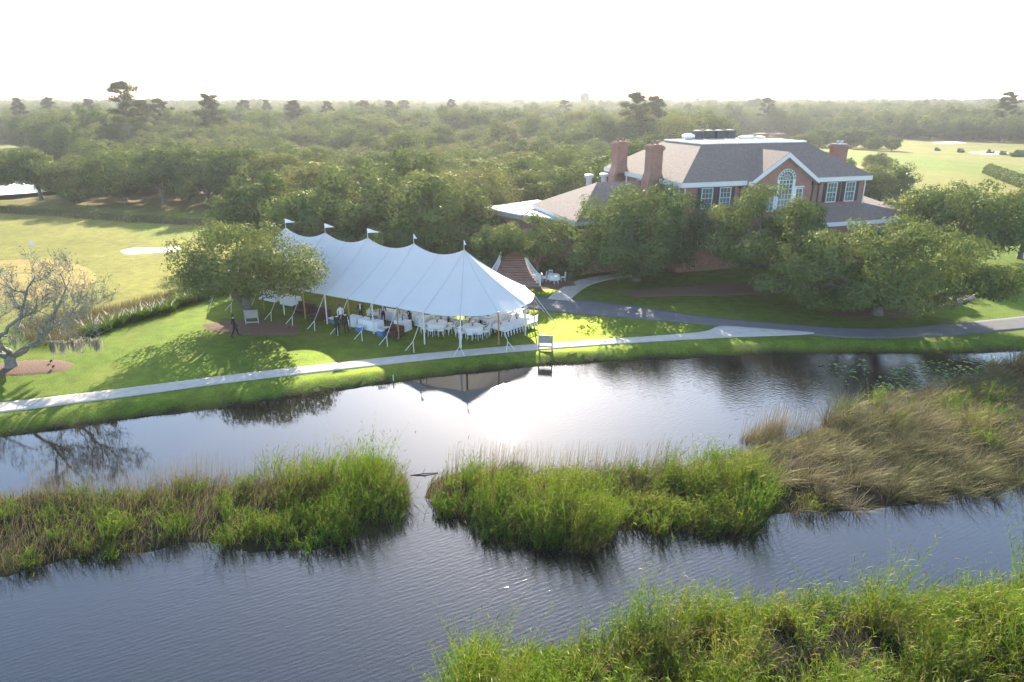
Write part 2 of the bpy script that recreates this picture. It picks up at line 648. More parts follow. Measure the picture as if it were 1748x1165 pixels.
def stuff(o, label, cat):
    o['kind'] = 'stuff'
    o['label'] = label
    o['category'] = cat
    return o


# ---------------------------------------------------------------- plan of the land
def W(pts, z=WZ):
    return [gp(u, v, z) for u, v in pts]


shore_far = W([(0, 745), (75, 735), (150, 725), (240, 712), (330, 700), (430, 687), (520, 675), (610, 661), (700, 648), (790, 637), (870, 629), (940, 623), (1000, 619),
               (1090, 614), (1180, 610), (1260, 606), (1340, 603), (1450, 602), (1560, 602), (1660, 602), (1748, 598)])
pond = [(-120, 12), (-60, 25.5)] + shore_far + [(60, 50), (85, 47), (85, 30), (50, 24.0)] + \
    W([(1748, 1015), (1600, 1035), (1500, 1052), (1380, 1055), (1250, 1065), (1120, 1085), (1030, 1100), (930, 1125), (850, 1150), (800, 1165)]) + [(-2.6, 14.5), (-4, 9), (-6, 0), (-6, -14), (-120, -14)]
island_a = W([(-260, 840), (-120, 850), (0, 848), (100, 838), (180, 845), (250, 838), (330, 822), (420, 828), (500, 812), (600, 806), (660, 800), (690, 815), (702, 850), (690, 885),
              (650, 908), (600, 925), (540, 940), (470, 945), (420, 950), (370, 935), (320, 928), (240, 950), (180, 948), (110, 958), (50, 975), (0, 988), (-150, 1000), (-260, 990)])
island_b = W([(722, 850), (735, 818), (780, 806), (850, 798), (920, 806), (1000, 806), (1080, 800), (1150, 800), (1210, 790), (1260, 775), (1330, 752), (1390, 735), (1430, 705), (1470, 685),
              (1560, 672), (1640, 655), (1700, 628), (1760, 606), (1900, 600), (1900, 790), (1748, 828), (1690, 850), (1640, 845), (1590, 858), (1500, 872), (1420, 874), (1330, 880), (1290, 900), (1240, 912), (1180, 905),
              (1120, 915), (1060, 905), (1035, 930), (980, 948), (900, 935), (840, 918), (800, 895), (760, 885)])
islet = W([(1258, 752), (1290, 735), (1335, 722), (1342, 738), (1318, 752), (1280, 762)])


def poly_sd(X, Y, poly):
    """signed distance to a polygon, positive inside"""
    P = np.asarray(poly)
    d2 = np.full(X.shape, 1e18)
    ins = np.zeros(X.shape, bool)
    for i in range(len(P)):
        x0, y0 = P[i]
        x1, y1 = P[(i + 1) % len(P)]
        dx, dy = x1 - x0, y1 - y0
        t = np.clip(((X - x0) * dx + (Y - y0) * dy) / (dx * dx + dy * dy + 1e-12), 0, 1)
        d2 = np.minimum(d2, (X - x0 - t * dx) ** 2 + (Y - y0 - t * dy) ** 2)
        if dy != 0:
            c = ((y0 > Y) != (y1 > Y)) & (X < (x1 - x0) * (Y - y0) / dy + x0)
            ins ^= c
    d = np.sqrt(d2)
    return np.where(ins, d, -d)


def ss(a, b, x):
    t = np.clip((x - a) / (b - a), 0, 1)
    return t * t * (3 - 2 * t)


_ph = rng.uniform(0, 6.28, (12, 3))


def wob(X, Y, s):
    r = 0
    for i in range(6):
        a = _ph[i, 0]
        r = r + np.sin((X * math.cos(a) + Y * math.sin(a)) / s * (0.6 + 0.25 * i) + _ph[i, 1]) / (1 + 0.5 * i)
    return r / 2.2


lake2 = [(-175, 129), (-120, 129), (-97, 131), (-89, 138), (-95, 151), (-113, 172), (-140, 207), (-165, 238), (-230, 243), (-240, 129)]


def terrain(X, Y):
    X = np.asarray(X, float)
    Y = np.asarray(Y, float)
    sd = poly_sd(X, Y, pond) + 0.13 * wob(X, Y, 0.55)
    z = np.zeros(X.shape)
    # rise towards the clubhouse
    z = z + 1.2 * ss(60, 71, Y - 0.18 * np.maximum(X - 10, 0)) * ss(5, 11, X) * (1 - ss(60, 90, X))
    z = z + 1.2 * ss(65, 72, Y) * ss(-16, -9, X) * (1 - ss(5, 11, X))
    # golf course undulation
    g = ss(62, 85, Y) * (1 - ss(-30, -22, X)) + ss(92, 115, Y) * ss(50, 62, X)
    z = z + g * (0.35 * wob(X, Y, 9.0) + 0.5 * wob(X + 70, Y, 26.0))
    z = z + 0.05 * wob(X, Y, 3.0) * ss(54, 60, Y) * (1 - g)
    d2 = poly_sd(X, Y, lake2)
    z = np.where(d2 > -6, z * ss(0, 6, -d2) - 1.6 * ss(-5, 1, d2), z)
    bank = WZ + (-WZ) * ss(-0.15, 1.05, -sd) - 0.002
    z = np.where(sd < 0, np.minimum(z, bank), np.minimum(z, WZ - 0.9 * ss(0, 2.5, sd)))
    for isl, top in ((island_a, 0.16), (island_b, 0.20), (islet, 0.10)):
        s = poly_sd(X, Y, isl)
        z = np.maximum(z, np.where(s > -1.0, WZ - 0.9 + 0.9 * ss(-1.0, 0.0, s) + top * ss(0, 1.2, s), -9))
    return z


def gz(x, y):
    return float(terrain(np.array([x]), np.array([y]))[0])


def axis(lo, a, b, hi, step, grow=1.07):
    mid = list(np.arange(a, b, step))
    r, s, p = [], step, mid[-1]
    while p < hi:
        s *= grow
        p += s
        r.append(min(p, hi))
    l, s, p = [], step, a
    while p > lo:
        s *= grow
        p -= s
        l.append(max(p, lo))
    return np.array(l[::-1] + mid + r)


def cover_colour(X, Y):
    lawn = np.array([0.050, 0.083, 0.010])
    fair = np.array([0.088, 0.094, 0.028])
    rough = np.array([0.085, 0.085, 0.034])
    floor = np.array([0.075, 0.062, 0.040])
    mud = np.array([0.010, 0.010, 0.009])
    c = np.tile(lawn, (len(X), 1))

    def mixin(col, f):
        nonlocal c
        f = np.clip(f, 0, 1)[:, None]
        c = c * (1 - f) + col * f
    edge = 52 + 0.75 * np.maximum(X + 37.6, -6) + 0.8 * wob(X, Y, 5.0)
    west = 1 - ss(-27, -22, X + 1.5 * wob(X, Y, 5.0))
    mixin(fair, ss(0, 4, Y - edge) * west)
    mixin(fair, ss(88, 100, Y) * ss(0.40, 0.46, X / np.maximum(Y, 1)))
    mixin(lawn * 1.15, ss(0.6, 0.75, 0.5 + 0.5 * wob(X, Y, 14.0)) * 0.7 * ss(80, 90, Y))
    mixin(rough, ss(0.1, 0.7, wob(X + 200, Y, 17.0)) * 0.5 * ss(95, 130, Y))
    fl = forest_mask(X, Y)
    mixin(floor, fl)
    mixin(floor * np.array([1.9, 1.7, 1.5]), ss(94, 99, Y) * (1 - ss(112, 118, Y)) * ss(-52, -46, X) * (1 - ss(-30, -25, X)) * 0.8)
    sd = poly_sd(X, Y, pond)
    mixin(mud, np.maximum(ss(-0.35, -0.05, sd), (Y < 25) & (X > -8) & (X < 60)))
    return c


def forest_mask(X, Y):
    X = np.asarray(X, float)
    Y = np.asarray(Y, float)
    q = X / np.maximum(Y, 1)
    west = ss(0, 4, Y - (112 + np.maximum(-X - 50, 0) * 0.30)) * (1 - ss(-34, -30, X))
    mid = ss(72, 76, Y) * ss(-34, -30, X) * (1 - ss(-4, 2, X))
    mid2 = ss(90, 96, Y) * ss(-4, 2, X) * (1 - ss(0.28, 0.31, q))
    east = ss(0, 12, Y - np.clip(335 - 0.70 * (X - 140), 235, 340) + 8 * np.sin(X / 17.0)) * ss(0.26, 0.29, q)
    f = np.maximum.reduce([west, mid, mid2, east])
    f = f * (1 - (poly_sd(X, Y, lake2) > -7))
    clear = ss(-290, -270, X) * (1 - ss(-185, -175, X)) * ss(245, 255, Y) * (1 - ss(285, 300, Y))
    f = f * (1 - (q < -0.665) * (Y < 255) * (Y > 132))
    return f * (1 - clear)


xs = axis(-2300, -46, 48, 2300, 0.55)
ys = axis(-40, 6, 72, 2400, 0.55)
GX, GY = np.meshgrid(xs, ys)
gx, gy = GX.ravel(), GY.ravel()
gzv = terrain(gx, gy)
nx, ny = len(xs), len(ys)
idx = np.arange(nx * ny).reshape(ny, nx)
GF = np.stack([idx[:-1, :-1].ravel(), idx[:-1, 1:].ravel(), idx[1:, 1:].ravel(), idx[1:, :-1].ravel()], 1)
gme = mesh_np('ground', np.stack([gx, gy, gzv], 1), GF, M['turf'], smooth=True)
ca = gme.attributes.new('cover', 'FLOAT_COLOR', 'POINT')
cc = cover_colour(gx, gy)
ca.data.foreach_set('color', np.concatenate([cc, np.ones((len(cc), 1))], 1).astype(np.float32).ravel())
structure(link(bpy.data.objects.new('ground', gme)))

# water
structure(MB().quad((-130, -20, WZ), (90, -20, WZ), (90, 52, WZ), (-130, 52, WZ)).build('pond_water', M['water']))
lw = MB()
lw.v = [(x, y, -0.12) for x, y in lake2]
lw.f = [tuple(range(len(lake2)))]
structure(lw.build('lake_water', M['water']))


def resample(pts, n):
    P = np.array(pts, float)
    s = np.concatenate([[0], np.cumsum(np.linalg.norm(np.diff(P, axis=0), axis=1))])
    t = np.linspace(0, s[-1], n)
    # smooth interpolation (Catmull-Rom)
    out = []
    for q in t:
        i = min(np.searchsorted(s, q, side='right') - 1, len(P) - 2)
        u = (q - s[i]) / (s[i + 1] - s[i])
        p0, p1, p2, p3 = P[max(i - 1, 0)], P[i], P[i + 1], P[min(i + 2, len(P) - 1)]
        out.append(0.5 * (2 * p1 + (p2 - p0) * u + (2 * p0 - 5 * p1 + 4 * p2 - p3) * u * u + (3 * p1 - p0 - 3 * p2 + p3) * u ** 3))
    return np.array(out)


def strip(name, far, near, mat, lift, n=90, drape=False, thick=0.10, cross=6):
    A, B = resample(far, n), resample(near, n)
    V, F = [], []
    for k in range(cross + 1):
        t = k / cross
        P = A * (1 - t) + B * t
        z = terrain(P[:, 0], P[:, 1]) if drape else np.zeros(n)
        V.append(np.column_stack([P, z + lift]))
    top = np.concatenate(V)
    rows = cross + 1
    Fq = []
    for k in range(cross):
        for i in range(n - 1):
            Fq.append((k * n + i, (k + 1) * n + i, (k + 1) * n + i + 1, k * n + i + 1))
    # skirts
    m = len(top)
    bot = top.copy()
    bot[:, 2] -= thick
    allv = np.concatenate([top, bot])
    for i in range(n - 1):
        Fq.append((i, i + 1, m + i + 1, m + i))
        j = cross * n + i
        Fq.append((j, m + j, m + j + 1, j + 1))
    for k in range(cross):
        Fq.append((k * n, m + k * n, m + (k + 1) * n, (k + 1) * n))
        e = k * n + n - 1
        Fq.append((e, (k + 1) * n + n - 1, m + (k + 1) * n + n - 1, m + e))
    return structure(link(bpy.data.objects.new(name, mesh_np(name, allv, Fq, mat))))


path_far = W([(-220, 708), (0, 688), (200, 665), (400, 640), (600, 617), (800, 597), (1000, 582), (1130, 573), (1205, 566), (1232, 557), (1310, 562), (1390, 568)], 0)
path_near = W([(-220, 728), (0, 705), (200, 680), (400, 653), (600, 630), (800, 608), (1000, 592), (1130, 583), (1200, 579), (1260, 576), (1320, 574), (1390, 571)], 0)
strip('footpath', path_far, path_near, M['concrete'], 0.030)
drive_far = W([(760, 492), (860, 500), (930, 508), (1000, 513), (1100, 525), (1200, 540), (1300, 550), (1400, 557), (1480, 560), (1560, 558), (1650, 550), (1748, 540), (1900, 522)], 0)
drive_near = W([(760, 512), (860, 520), (920, 530), (1000, 538), (1100, 546), (1225, 557), (1330, 567), (1400, 574), (1480, 578), (1600, 575), (1700, 567), (1748, 563), (1900, 548)], 0)
strip('driveway', drive_far, drive_near, M['asphalt'], 0.022)
strip('garden_walk', W([(934, 511), (950, 498), (975, 483), (1000, 476), (1035, 470), (1080, 466)], 0), W([(972, 514), (985, 502), (1000, 491), (1020, 483), (1045, 477), (1080, 471)], 0), M['concrete'], 0.045, 40, True, 0.14)


def patch(name, poly, mat, lift, rings=7, mound=0.0):
    """a draped sheet with a slightly ragged edge"""
    P = resample(list(poly) + [poly[0]], 49)[:-1]
    c = P.mean(0)
    V, F = [], []
    n = len(P)
    for k in range(1, rings + 1):
        t = k / rings
        Q = c + (P - c) * t
        if k == rings:
            Q = Q + rng.normal(0, 0.05, Q.shape)
        z = terrain(Q[:, 0], Q[:, 1]) + lift + mound * (1 - t * t)
        if k == rings:
            z -= lift + 0.01
        V += [(q[0], q[1], h) for q, h in zip(Q, z)]
    V.append((c[0], c[1], float(terrain(c[:1], c[1:])[0]) + lift + mound))
    for k in range(rings - 1):
        for i in range(n):
            j = (i + 1) % n
            F.append((k * n + i, (k + 1) * n + i, (k + 1) * n + j, k * n + j))
    b = MB()
    b.v = V
    b.f = F + [(len(V) - 1, i, (i + 1) % n) for i in range(n)]
    return structure(b.build(name, mat, None, True))


def ell(cx, cy, rx, ry, n=14, a=0.0, wobble=0.1):
    o = []
    for i in range(n):
        t = 2 * math.pi * i / n
        r = 1 + random.uniform(-wobble, wobble)
        x, y = rx * r * math.cos(t), ry * r * math.sin(t)
        o.append((cx + x * math.cos(a) - y * math.sin(a), cy + x * math.sin(a) + y * math.cos(a)))
    return o


patch('mulch_bed', ell(-20.6, 51.2, 4.4, 1.9, a=-0.2), M['mulch'], 0.035, mound=0.06)
patch('mulch_bed', ell(-32.6, 42.6, 3.1, 1.5, a=0.05, wobble=0.04), M['mulch'], 0.035, mound=0.08)
patch('mulch_bed', ell(30.8, 55.2, 4.6, 1.5, a=0.08), M['mulch'], 0.035, mound=0.06)
patch('mulch_bed', ell(21.5, 62.8, 11.5, 2.0, a=0.16), M['mulch'], 0.05, mound=0.1)
patch('mulch_bed', ell(38.8, 58.8, 4.2, 1.3, a=0.5), M['mulch'], 0.04, mound=0.1)
patch('mulch_bed', ell(2.2, 65.0, 4.8, 2.6, a=0.0), M['mulch'], 0.04, mound=0.03)
patch('sand_bunker', W([(201, 424), (225, 419), (262, 420), (298, 419), (312, 422), (300, 428), (262, 430), (215, 431)], 0), M['sand'], 0.03, mound=-0.02)
patch('sand_bunker', W([(1508, 297), (1530, 294), (1556, 294), (1545, 299), (1520, 300)], 0), M['sand'], 0.05)
patch('sand_bunker', W([(1530, 312), (1550, 310), (1566, 313), (1548, 316)], 0), M['sand'], 0.05)
patch('sand_bunker', W([(1590, 244), (1625, 242), (1650, 244), (1620, 246)], 0), M['sand'], 0.08)
patch('sand_bunker', W([(1652, 258), (1690, 256), (1722, 260), (1690, 262)], 0), M['sand'], 0.08)
patch('putting_green', W([(-90, 470), (-40, 445), (60, 437), (130, 446), (168, 470), (150, 496), (70, 512), (-40, 512)], 0), M['green_turf'], 0.03)


# ---------------------------------------------------------------- leaves and trees
def leaf_quads(C, N, size, r, aspect=0.55):
    """rhombic leaves at C with normals N; size per leaf"""
    n = len(C)
    N = N / (np.linalg.norm(N, axis=1, keepdims=True) + 1e-9)
    T = r.normal(size=(n, 3))
    T -= (T * N).sum(1, keepdims=True) * N
    T /= np.linalg.norm(T, axis=1, keepdims=True) + 1e-9
    B = np.cross(N, T)
    s = size[:, None]
    V = np.stack([C - T * s, C - B * s * aspect + N * s * 0.12, C + T * s, C + B * s * aspect + N * s * 0.12], 1).reshape(-1, 3)
    F = np.arange(4 * n).reshape(n, 4)
    return V, F


def crown_arrays(seed, rx, ry, z0, z1, nleaf, leaf, nclump=46, clump=0.26, flat=0.75, gap=0.0, skirt=0.35):
    """leaves gathered in clumps over an uneven dome between z0 and z1; also returns the clump centres"""
    r = np.random.default_rng(seed)
    nclump, clump = int(nclump * 1.7), clump * 0.76
    rx, ry, z1 = rx * 1.07, ry * 1.07, z0 + (z1 - z0) * 1.06
    cz = z0 + (z1 - z0) * skirt
    cen, rad = [], []
    lump = r.uniform(0, 6.28, 4)
    tries = 0
    while len(cen) < nclump and tries < 4000:
        tries += 1
        d = r.normal(size=3)
        d /= np.linalg.norm(d)
        az = math.atan2(d[1], d[0])
        if r.random() < gap * (0.5 + 0.5 * math.sin(3 * az + lump[0])):
            continue
        k = r.uniform(0.35, 0.86) ** 0.6
        w = 1 + 0.16 * math.sin(2 * az + lump[1]) + 0.12 * math.sin(5 * az + lump[2]) + 0.08 * math.sin(3 * d[2] * 3 + lump[3])
        h = (z1 - cz) if d[2] > 0 else (cz - z0)
        p = np.array([d[0] * rx * k * w, d[1] * ry * k * w, cz + d[2] * h * k])
        q = clump * min(rx, ry) * r.uniform(0.65, 1.35)
        cen.append(p)
        rad.append(q)
    cen, rad = np.array(cen), np.array(rad)
    wt = rad ** 2
    ci = r.choice(len(cen), nleaf, p=wt / wt.sum())
    d = r.normal(size=(nleaf, 3))
    d /= np.linalg.norm(d, axis=1, keepdims=True)
    k = r.uniform(0.25, 1.0, nleaf) ** 0.30
    k *= 1 + 0.22 * np.sin(d[:, 0] * 7 + ci) * np.sin(d[:, 1] * 6 + 2 * ci)
    off = d * (rad[ci] * k)[:, None]
    off[:, 2] *= flat
    C = cen[ci] + off
    C[:, 2] = np.maximum(C[:, 2], z0 - 0.3 + 0.3 * r.random(nleaf))
    N = d * 1.0 + np.array([0, 0, 0.30]) + r.normal(size=(nleaf, 3)) * 0.30
    V, F = leaf_quads(C, N, leaf * r.uniform(0.6, 1.35, nleaf), r)
    tint = np.clip(0.5 + 0.30 * np.sin(ci * 2.399) + r.normal(0, 0.22, nleaf), 0, 1)
    return V, F, np.repeat(tint, 4), cen


def limb(mb, r, a, b, r0, r1, seg=6, jit=0.06, sag=0.0, sides=6):
    a, b = np.array(a, float), np.array(b, float)
    L = np.linalg.norm(b - a)
    pts = []
    for i in range(seg + 1):
        t = i / seg
        p = a * (1 - t) + b * t
        p[2] += sag * L * math.sin(math.pi * t)
        if 0 < i < seg:
            p += r.normal(0, jit * L / math.sqrt(seg), 3)
        pts.append(p)
    mb.tube(pts, [r0 + (r1 - r0) * (i / seg) for i in range(seg + 1)], sides)
    return pts


def trunk_mesh(name, seed, cen, z0, base_r, fork, mat, nlimb=9, lean=(0, 0)):
    r = np.random.default_rng(seed)
    mb = MB()
    top = np.array([lean[0], lean[1], fork])
    mb.tube([(0, 0, -0.25), (0, 0, 0.0), (lean[0] * 0.2, lean[1] * 0.2, fork * 0.3), (lean[0] * 0.6, lean[1] * 0.6, fork * 0.7), top],
            [base_r * 1.7, base_r * 1.35, base_r, base_r * 0.92, base_r * 0.85], 9)
    sel = r.choice(len(cen), min(nlimb, len(cen)), replace=False)
    for i in sel:
        pts = limb(mb, r, top - np.array([0, 0, fork * r.uniform(0, 0.25)]), cen[i], base_r * 0.6, base_r * 0.12, 6, 0.07, 0.06)
        for j in np.argsort(np.linalg.norm(cen - cen[i], axis=1))[1:4]:
            limb(mb, r, pts[3], cen[j], base_r * 0.25, base_r * 0.05, 4, 0.08, 0.03, 5)
    return mb.mesh(name, mat, True)


def make_tree(name, loc, seed, rx, ry, z0, z1, nleaf, leaf, label=None, cat='tree', group=None, leafm='oak_leaf', barkm='bark', base_r=0.32, fork=None, rz=0.0, nlimb=9, lean=(0, 0), **kw):
    V, F, t, cen = crown_arrays(seed, rx, ry, z0, z1, nleaf, leaf, **kw)
    e = empty(name, loc, rz)
    if label:
        tag(e, label, cat, group)
    link(bpy.data.objects.new('trunk', trunk_mesh('trunk', seed, cen, z0, base_r, fork or max(1.0, z0 + 0.3), M[barkm], nlimb, lean)), e)
    link(bpy.data.objects.new('crown', mesh_np('crown', V, F, M[leafm], t)), e)
    return e


def place(x, y, dz=0.0):
    return (x, y, gz(x, y) + dz)


# the single oaks round the tent and the clubhouse
make_tree('oak_tree', place(-21.4, 53.2), 11, 6.2, 5.0, 2.6, 7.5, 29750, 0.102, 'lone spreading live oak in a mulch bed at the end of the tent', base_r=0.42, fork=2.0, nclump=52, clump=0.30, flat=0.7, gap=0.35, skirt=0.3, lean=(-0.3, 0))
make_tree('oak_tree', place(12.3, 66.0), 12, 7.2, 6.2, 0.6, 9.4, 42000, 0.116, 'big round dense oak beside the garden walk in front of the low wing', base_r=0.4, fork=1.6, nclump=80, clump=0.27, skirt=0.42)
make_tree('oak_tree', place(23.0, 62.0), 13, 5.6, 4.8, 2.2, 9.8, 29750, 0.109, 'upright oak with a bare trunk before the gabled brick front', base_r=0.30, fork=2.4, nclump=52, clump=0.29, gap=0.3, skirt=0.35)
make_tree('oak_tree', place(27.6, 66.5), 18, 3.4, 3.2, 2.4, 7.6, 14000, 0.109, 'smaller oak crown close to the brick wall by the lower roof', base_r=0.22, fork=2.2, nclump=34, clump=0.32)
make_tree('oak_tree', place(30.5, 54.6), 14, 8.6, 6.2, 0.7, 7.9, 47250, 0.116, 'wide low oak sweeping to the ground beside the asphalt drive', base_r=0.48, fork=1.0, nclump=90, clump=0.26, flat=0.62, skirt=0.35)
make_tree('oak_tree', place(48.2, 73.5), 15, 7.6, 6.4, 1.6, 8.6, 38500, 0.129, 'loose crowned oak at the far corner of the clubhouse above the lawn', base_r=0.4, fork=2.0, nclump=64, clump=0.28, gap=0.3, skirt=0.4)
make_tree('oak_tree', place(57.5, 76.0), 16, 4.2, 4.0, 1.8, 7.6, 15750, 0.129, 'thin oak with gaps standing past the corner oak on the sunny lawn', base_r=0.25, fork=2.2, nclump=34, clump=0.32, gap=0.3)
make_tree('oak_tree', place(2.5, 66.6), 17, 3.6, 3.2, 2.7, 6.4, 15750, 0.102, 'slender twin stemmed oak between the brick steps and the garden chairs', base_r=0.15, fork=1.8, nclump=34, clump=0.33, nlimb=12)
make_tree('oak_tree', place(-1.8, 69.5), 19, 3.0, 2.8, 1.6, 4.6, 15750, 0.109, 'small oak behind the brick steps near the flat roof', base_r=0.16, fork=1.8, nclump=34, clump=0.33)
make_tree('oak_tree', place(38.5, 70.5), 20, 2.3, 2.1, 0.4, 4.4, 8750, 0.102, 'dark rounded little tree under the lower roof corner', base_r=0.15, fork=0.9, nclump=26, clump=0.36)

# prototypes for the wood
protos = []
for i, (rx, z1, z0) in enumerate([(6.0, 9.2, 1.2), (5.2, 9.8, 1.8), (6.8, 8.8, 1.0), (4.6, 10.4, 1.6), (5.6, 8.2, 0.8), (5.6, 9.2, 3.1)]):
    V, F, t, cen = crown_arrays(40 + i, rx, rx * 0.92, z0, z1, 17000, 0.17, nclump=46, clump=0.29, gap=0.2, skirt=0.4)
    protos.append((trunk_mesh('trunk', 40 + i, cen, z0, 0.34, 2.0, M['bark'], 6), mesh_np('crown', V, F, M['oak_leaf'], t)))


def pine_meshes(seed, h, spread):
    r = np.random.default_rng(seed)
    mb = MB()
    lean = r.normal(0, 0.02, 2) * h
    mb.tube([(0, 0, -0.3), (lean[0] * .3, lean[1] * .3, h * 0.4), (lean[0], lean[1], h * 0.95)], [0.34, 0.24, 0.08], 8)
    Cs, Ns, ci = [], [], []
    nb = 19
    for b in range(nb):
        t = 0.52 + 0.48 * (b / (nb - 1)) + r.uniform(-0.02, 0.02)
        z = h * min(t, 0.98)
        az = b * 2.4 + r.uniform(-0.5, 0.5)
        L = spread * (1.05 - 0.75 * max(0, (t - 0.6) / 0.4) ** 2) * r.uniform(0.55, 1.1)
        p0 = np.array([lean[0] * t, lean[1] * t, z])
        p1 = p0 + np.array([math.cos(az) * L, math.sin(az) * L, L * r.uniform(0.10, 0.35)])
        limb(mb, r, p0, p1, 0.09, 0.02, 4, 0.05, 0.0, 5)
        for k in range(3):
            s = 1 - 0.27 * k
            c = p0 * (1 - s) + p1 * s + r.normal(0, 0.35, 3)
            m = 240
            d = r.normal(size=(m, 3))
            d /= np.linalg.norm(d, axis=1, keepdims=True)
            q = spread * 0.25 * r.uniform(0.7, 1.2)
            Cs.append(c + d * q * (r.uniform(0.2, 1, m) ** 0.5)[:, None] * np.array([1.15, 1.15, 0.62]))
            Ns.append(d + np.array([0, 0, 0.4]))
    C, N = np.concatenate(Cs), np.concatenate(Ns)
    C = C + r.normal(0, 0.16, C.shape)
    V, F = leaf_quads(C, N + r.normal(size=N.shape) * 0.4, 0.24 * r.uniform(0.6, 1.3, len(C)), r, 0.35)
    return mb.mesh('trunk', M['bark'], True), mesh_np('crown', V, F, M['pine_leaf'], np.repeat(r.random(len(C)), 4))


pines = [pine_meshes(70, 21, 4.6), pine_meshes(71, 20, 4.0), pine_meshes(72, 22, 5.4), pine_meshes(73, 21, 3.4), pine_meshes(74, 20, 5.0)]


def cypress_meshes(seed, h, rr):
    r = np.random.default_rng(seed)
    mb = MB().tube([(0, 0, -0.2), (0, 0, h * 0.85)], [0.16, 0.03], 7)
    n = 3200
    t = r.uniform(0, 1, n) ** 0.8
    az = r.uniform(0, 6.28, n)
    rad = rr * (1 - t) ** 0.75 * (1 + 0.25 * np.sin(az * 5 + t * 14)) * r.uniform(0.55, 1.05, n)
    C = np.column_stack([rad * np.cos(az), rad * np.sin(az), 0.3 + t * (h - 0.3)])
    N = np.column_stack([np.cos(az), np.sin(az), np.full(n, 0.6)]) + r.normal(size=(n, 3)) * 0.5
    V, F = leaf_quads(C, N, 0.17 * r.uniform(0.6, 1.3, n), r)
    return mb.mesh('trunk', M['bark'], True), mesh_np('crown', V, F, M['cypress_leaf'], np.repeat(r.random(n), 4))


cyp = cypress_meshes(80, 4.6, 1.5)


def put(name, meshes, x, y, s, rz, label, group, sz=None, dz=0.0):
    e = empty(name, (x, y, gz(x, y) - 0.05 + dz), rz)
    e.scale = (s, s, sz or s)
    tag(e, label, 'tree', group)
    link(bpy.data.objects.new('trunk', meshes[0]), e)
    link(bpy.data.objects.new('crown', meshes[1]), e)
    return e


taken = []


def oak(x, y, s, label, group, k=None, sz=None):
    taken.append((x, y, 5.4 * s))
    return put('oak_tree', protos[random.randrange(5) if k is None else k], x, y, s, random.uniform(0, 6.28), label, group, sz)


# oaks right behind the tent
G1 = 'oaks along the back of the tent'
L1 = 'grey green live oak close behind the white tent'
for x, y, s, k in [(-17.5, 82, 1.10, 0), (-9.5, 77, 1.05, 2), (-4.5, 79, 0.78, 4), (-25.5, 86, 1.0, 1), (-13, 90, 1.05, 3), (-5, 90, 1.0, 0), (-7.5, 71.5, 0.66, 4), (-12.5, 70.5, 0.55, 1)]:
    oak(x, y, s, L1, G1, k)
# row along the golf hole
G2 = 'oaks in the row along the fairway'
L2 = 'spreading live oak in the row between tall grass and wood'
for x, y, s, k in [(-101, 130.5, 1.0, 5), (-94, 126, 1.0, 5), (-86.5, 127, 1.0, 5), (-78, 124, 1.0, 4), (-70, 125, 1.05, 0), (-61, 121, 1.05, 5), (-52.5, 119, 1.05, 2), (-45, 116, 1.05, 5), (-36.5, 110, 1.0, 5), (-28, 98, 0.95, 0)]:
    oak(x, y, s, L2, G2, k)
# cypresses by the flat roof
for x, y, s in [(-0.6, 92, 1.0), (3.6, 93, 1.25), (1.6, 95, 0.9)]:
    put('cypress_tree', cyp, x, y, s, random.random() * 6, 'bright green pointed evergreen behind the flat white roof', 'evergreens behind the flat roof', dz=0.4)
# fairway trees
for u, v, s in [(1495, 297, 0.62), (1345, 262, 0.7), (1382, 258, 0.8), (1452, 252, 0.95), (1478, 250, 0.9), (1492, 256, 0.62), (1522, 257, 0.62), (1300, 262, 0.8), (1400, 250, 0.9), (1425, 247, 0.8)]:
    x, y = gp(u, v)
    oak(x, y, s, 'small round tree standing alone on the sunny fairway', 'single trees on the far fairway', 4)
for x, y, s in [(66, 122, 0.75), (61.5, 118, 0.8), (57, 121, 0.7)]:
    oak(x, y, s, 'dark tree in the clump behind the clubhouse chimney', 'trees behind the clubhouse chimney')
# tall pines over the wood
G3, L3 = 'tall pines above the wood', 'tall thin pine rising above the rest of the wood'
put('pine_tree', pines[2], at(206, 142, 200).x, 200, (at(206, 142, 200).z + 0.3) / 22, 0.6, 'tallest flat topped pine standing clear above the hazy wood', None)
for u, vt, Y, k in [(355, 166, 215, 2), (1085, 160, 205, 2), (1120, 168, 225, 1), (270, 172, 240, 1), (80, 168, 330, 1), (30, 170, 300, 0), (415, 174, 300, 1), (455, 172, 340, 0), (620, 172, 330, 2), (665, 174, 330, 1),
                    (690, 172, 380, 0), (772, 171, 350, 1), (240, 176, 230, 2), (150, 172, 320, 2), (1310, 168, 360, 0), (965, 172, 400, 2), (500, 175, 260, 1), (560, 176, 290, 0), (1725, 160, 300, 1)]:
    p = at(u, vt, Y)
    k = (k + random.choice((0, 2, 3))) % 5
    h = (21, 20, 22, 21, 20)[k]
    put('pine_tree', pines[k], p.x, p.y, (p.z + 0.3) / h, random.uniform(0, 6), L3, G3)
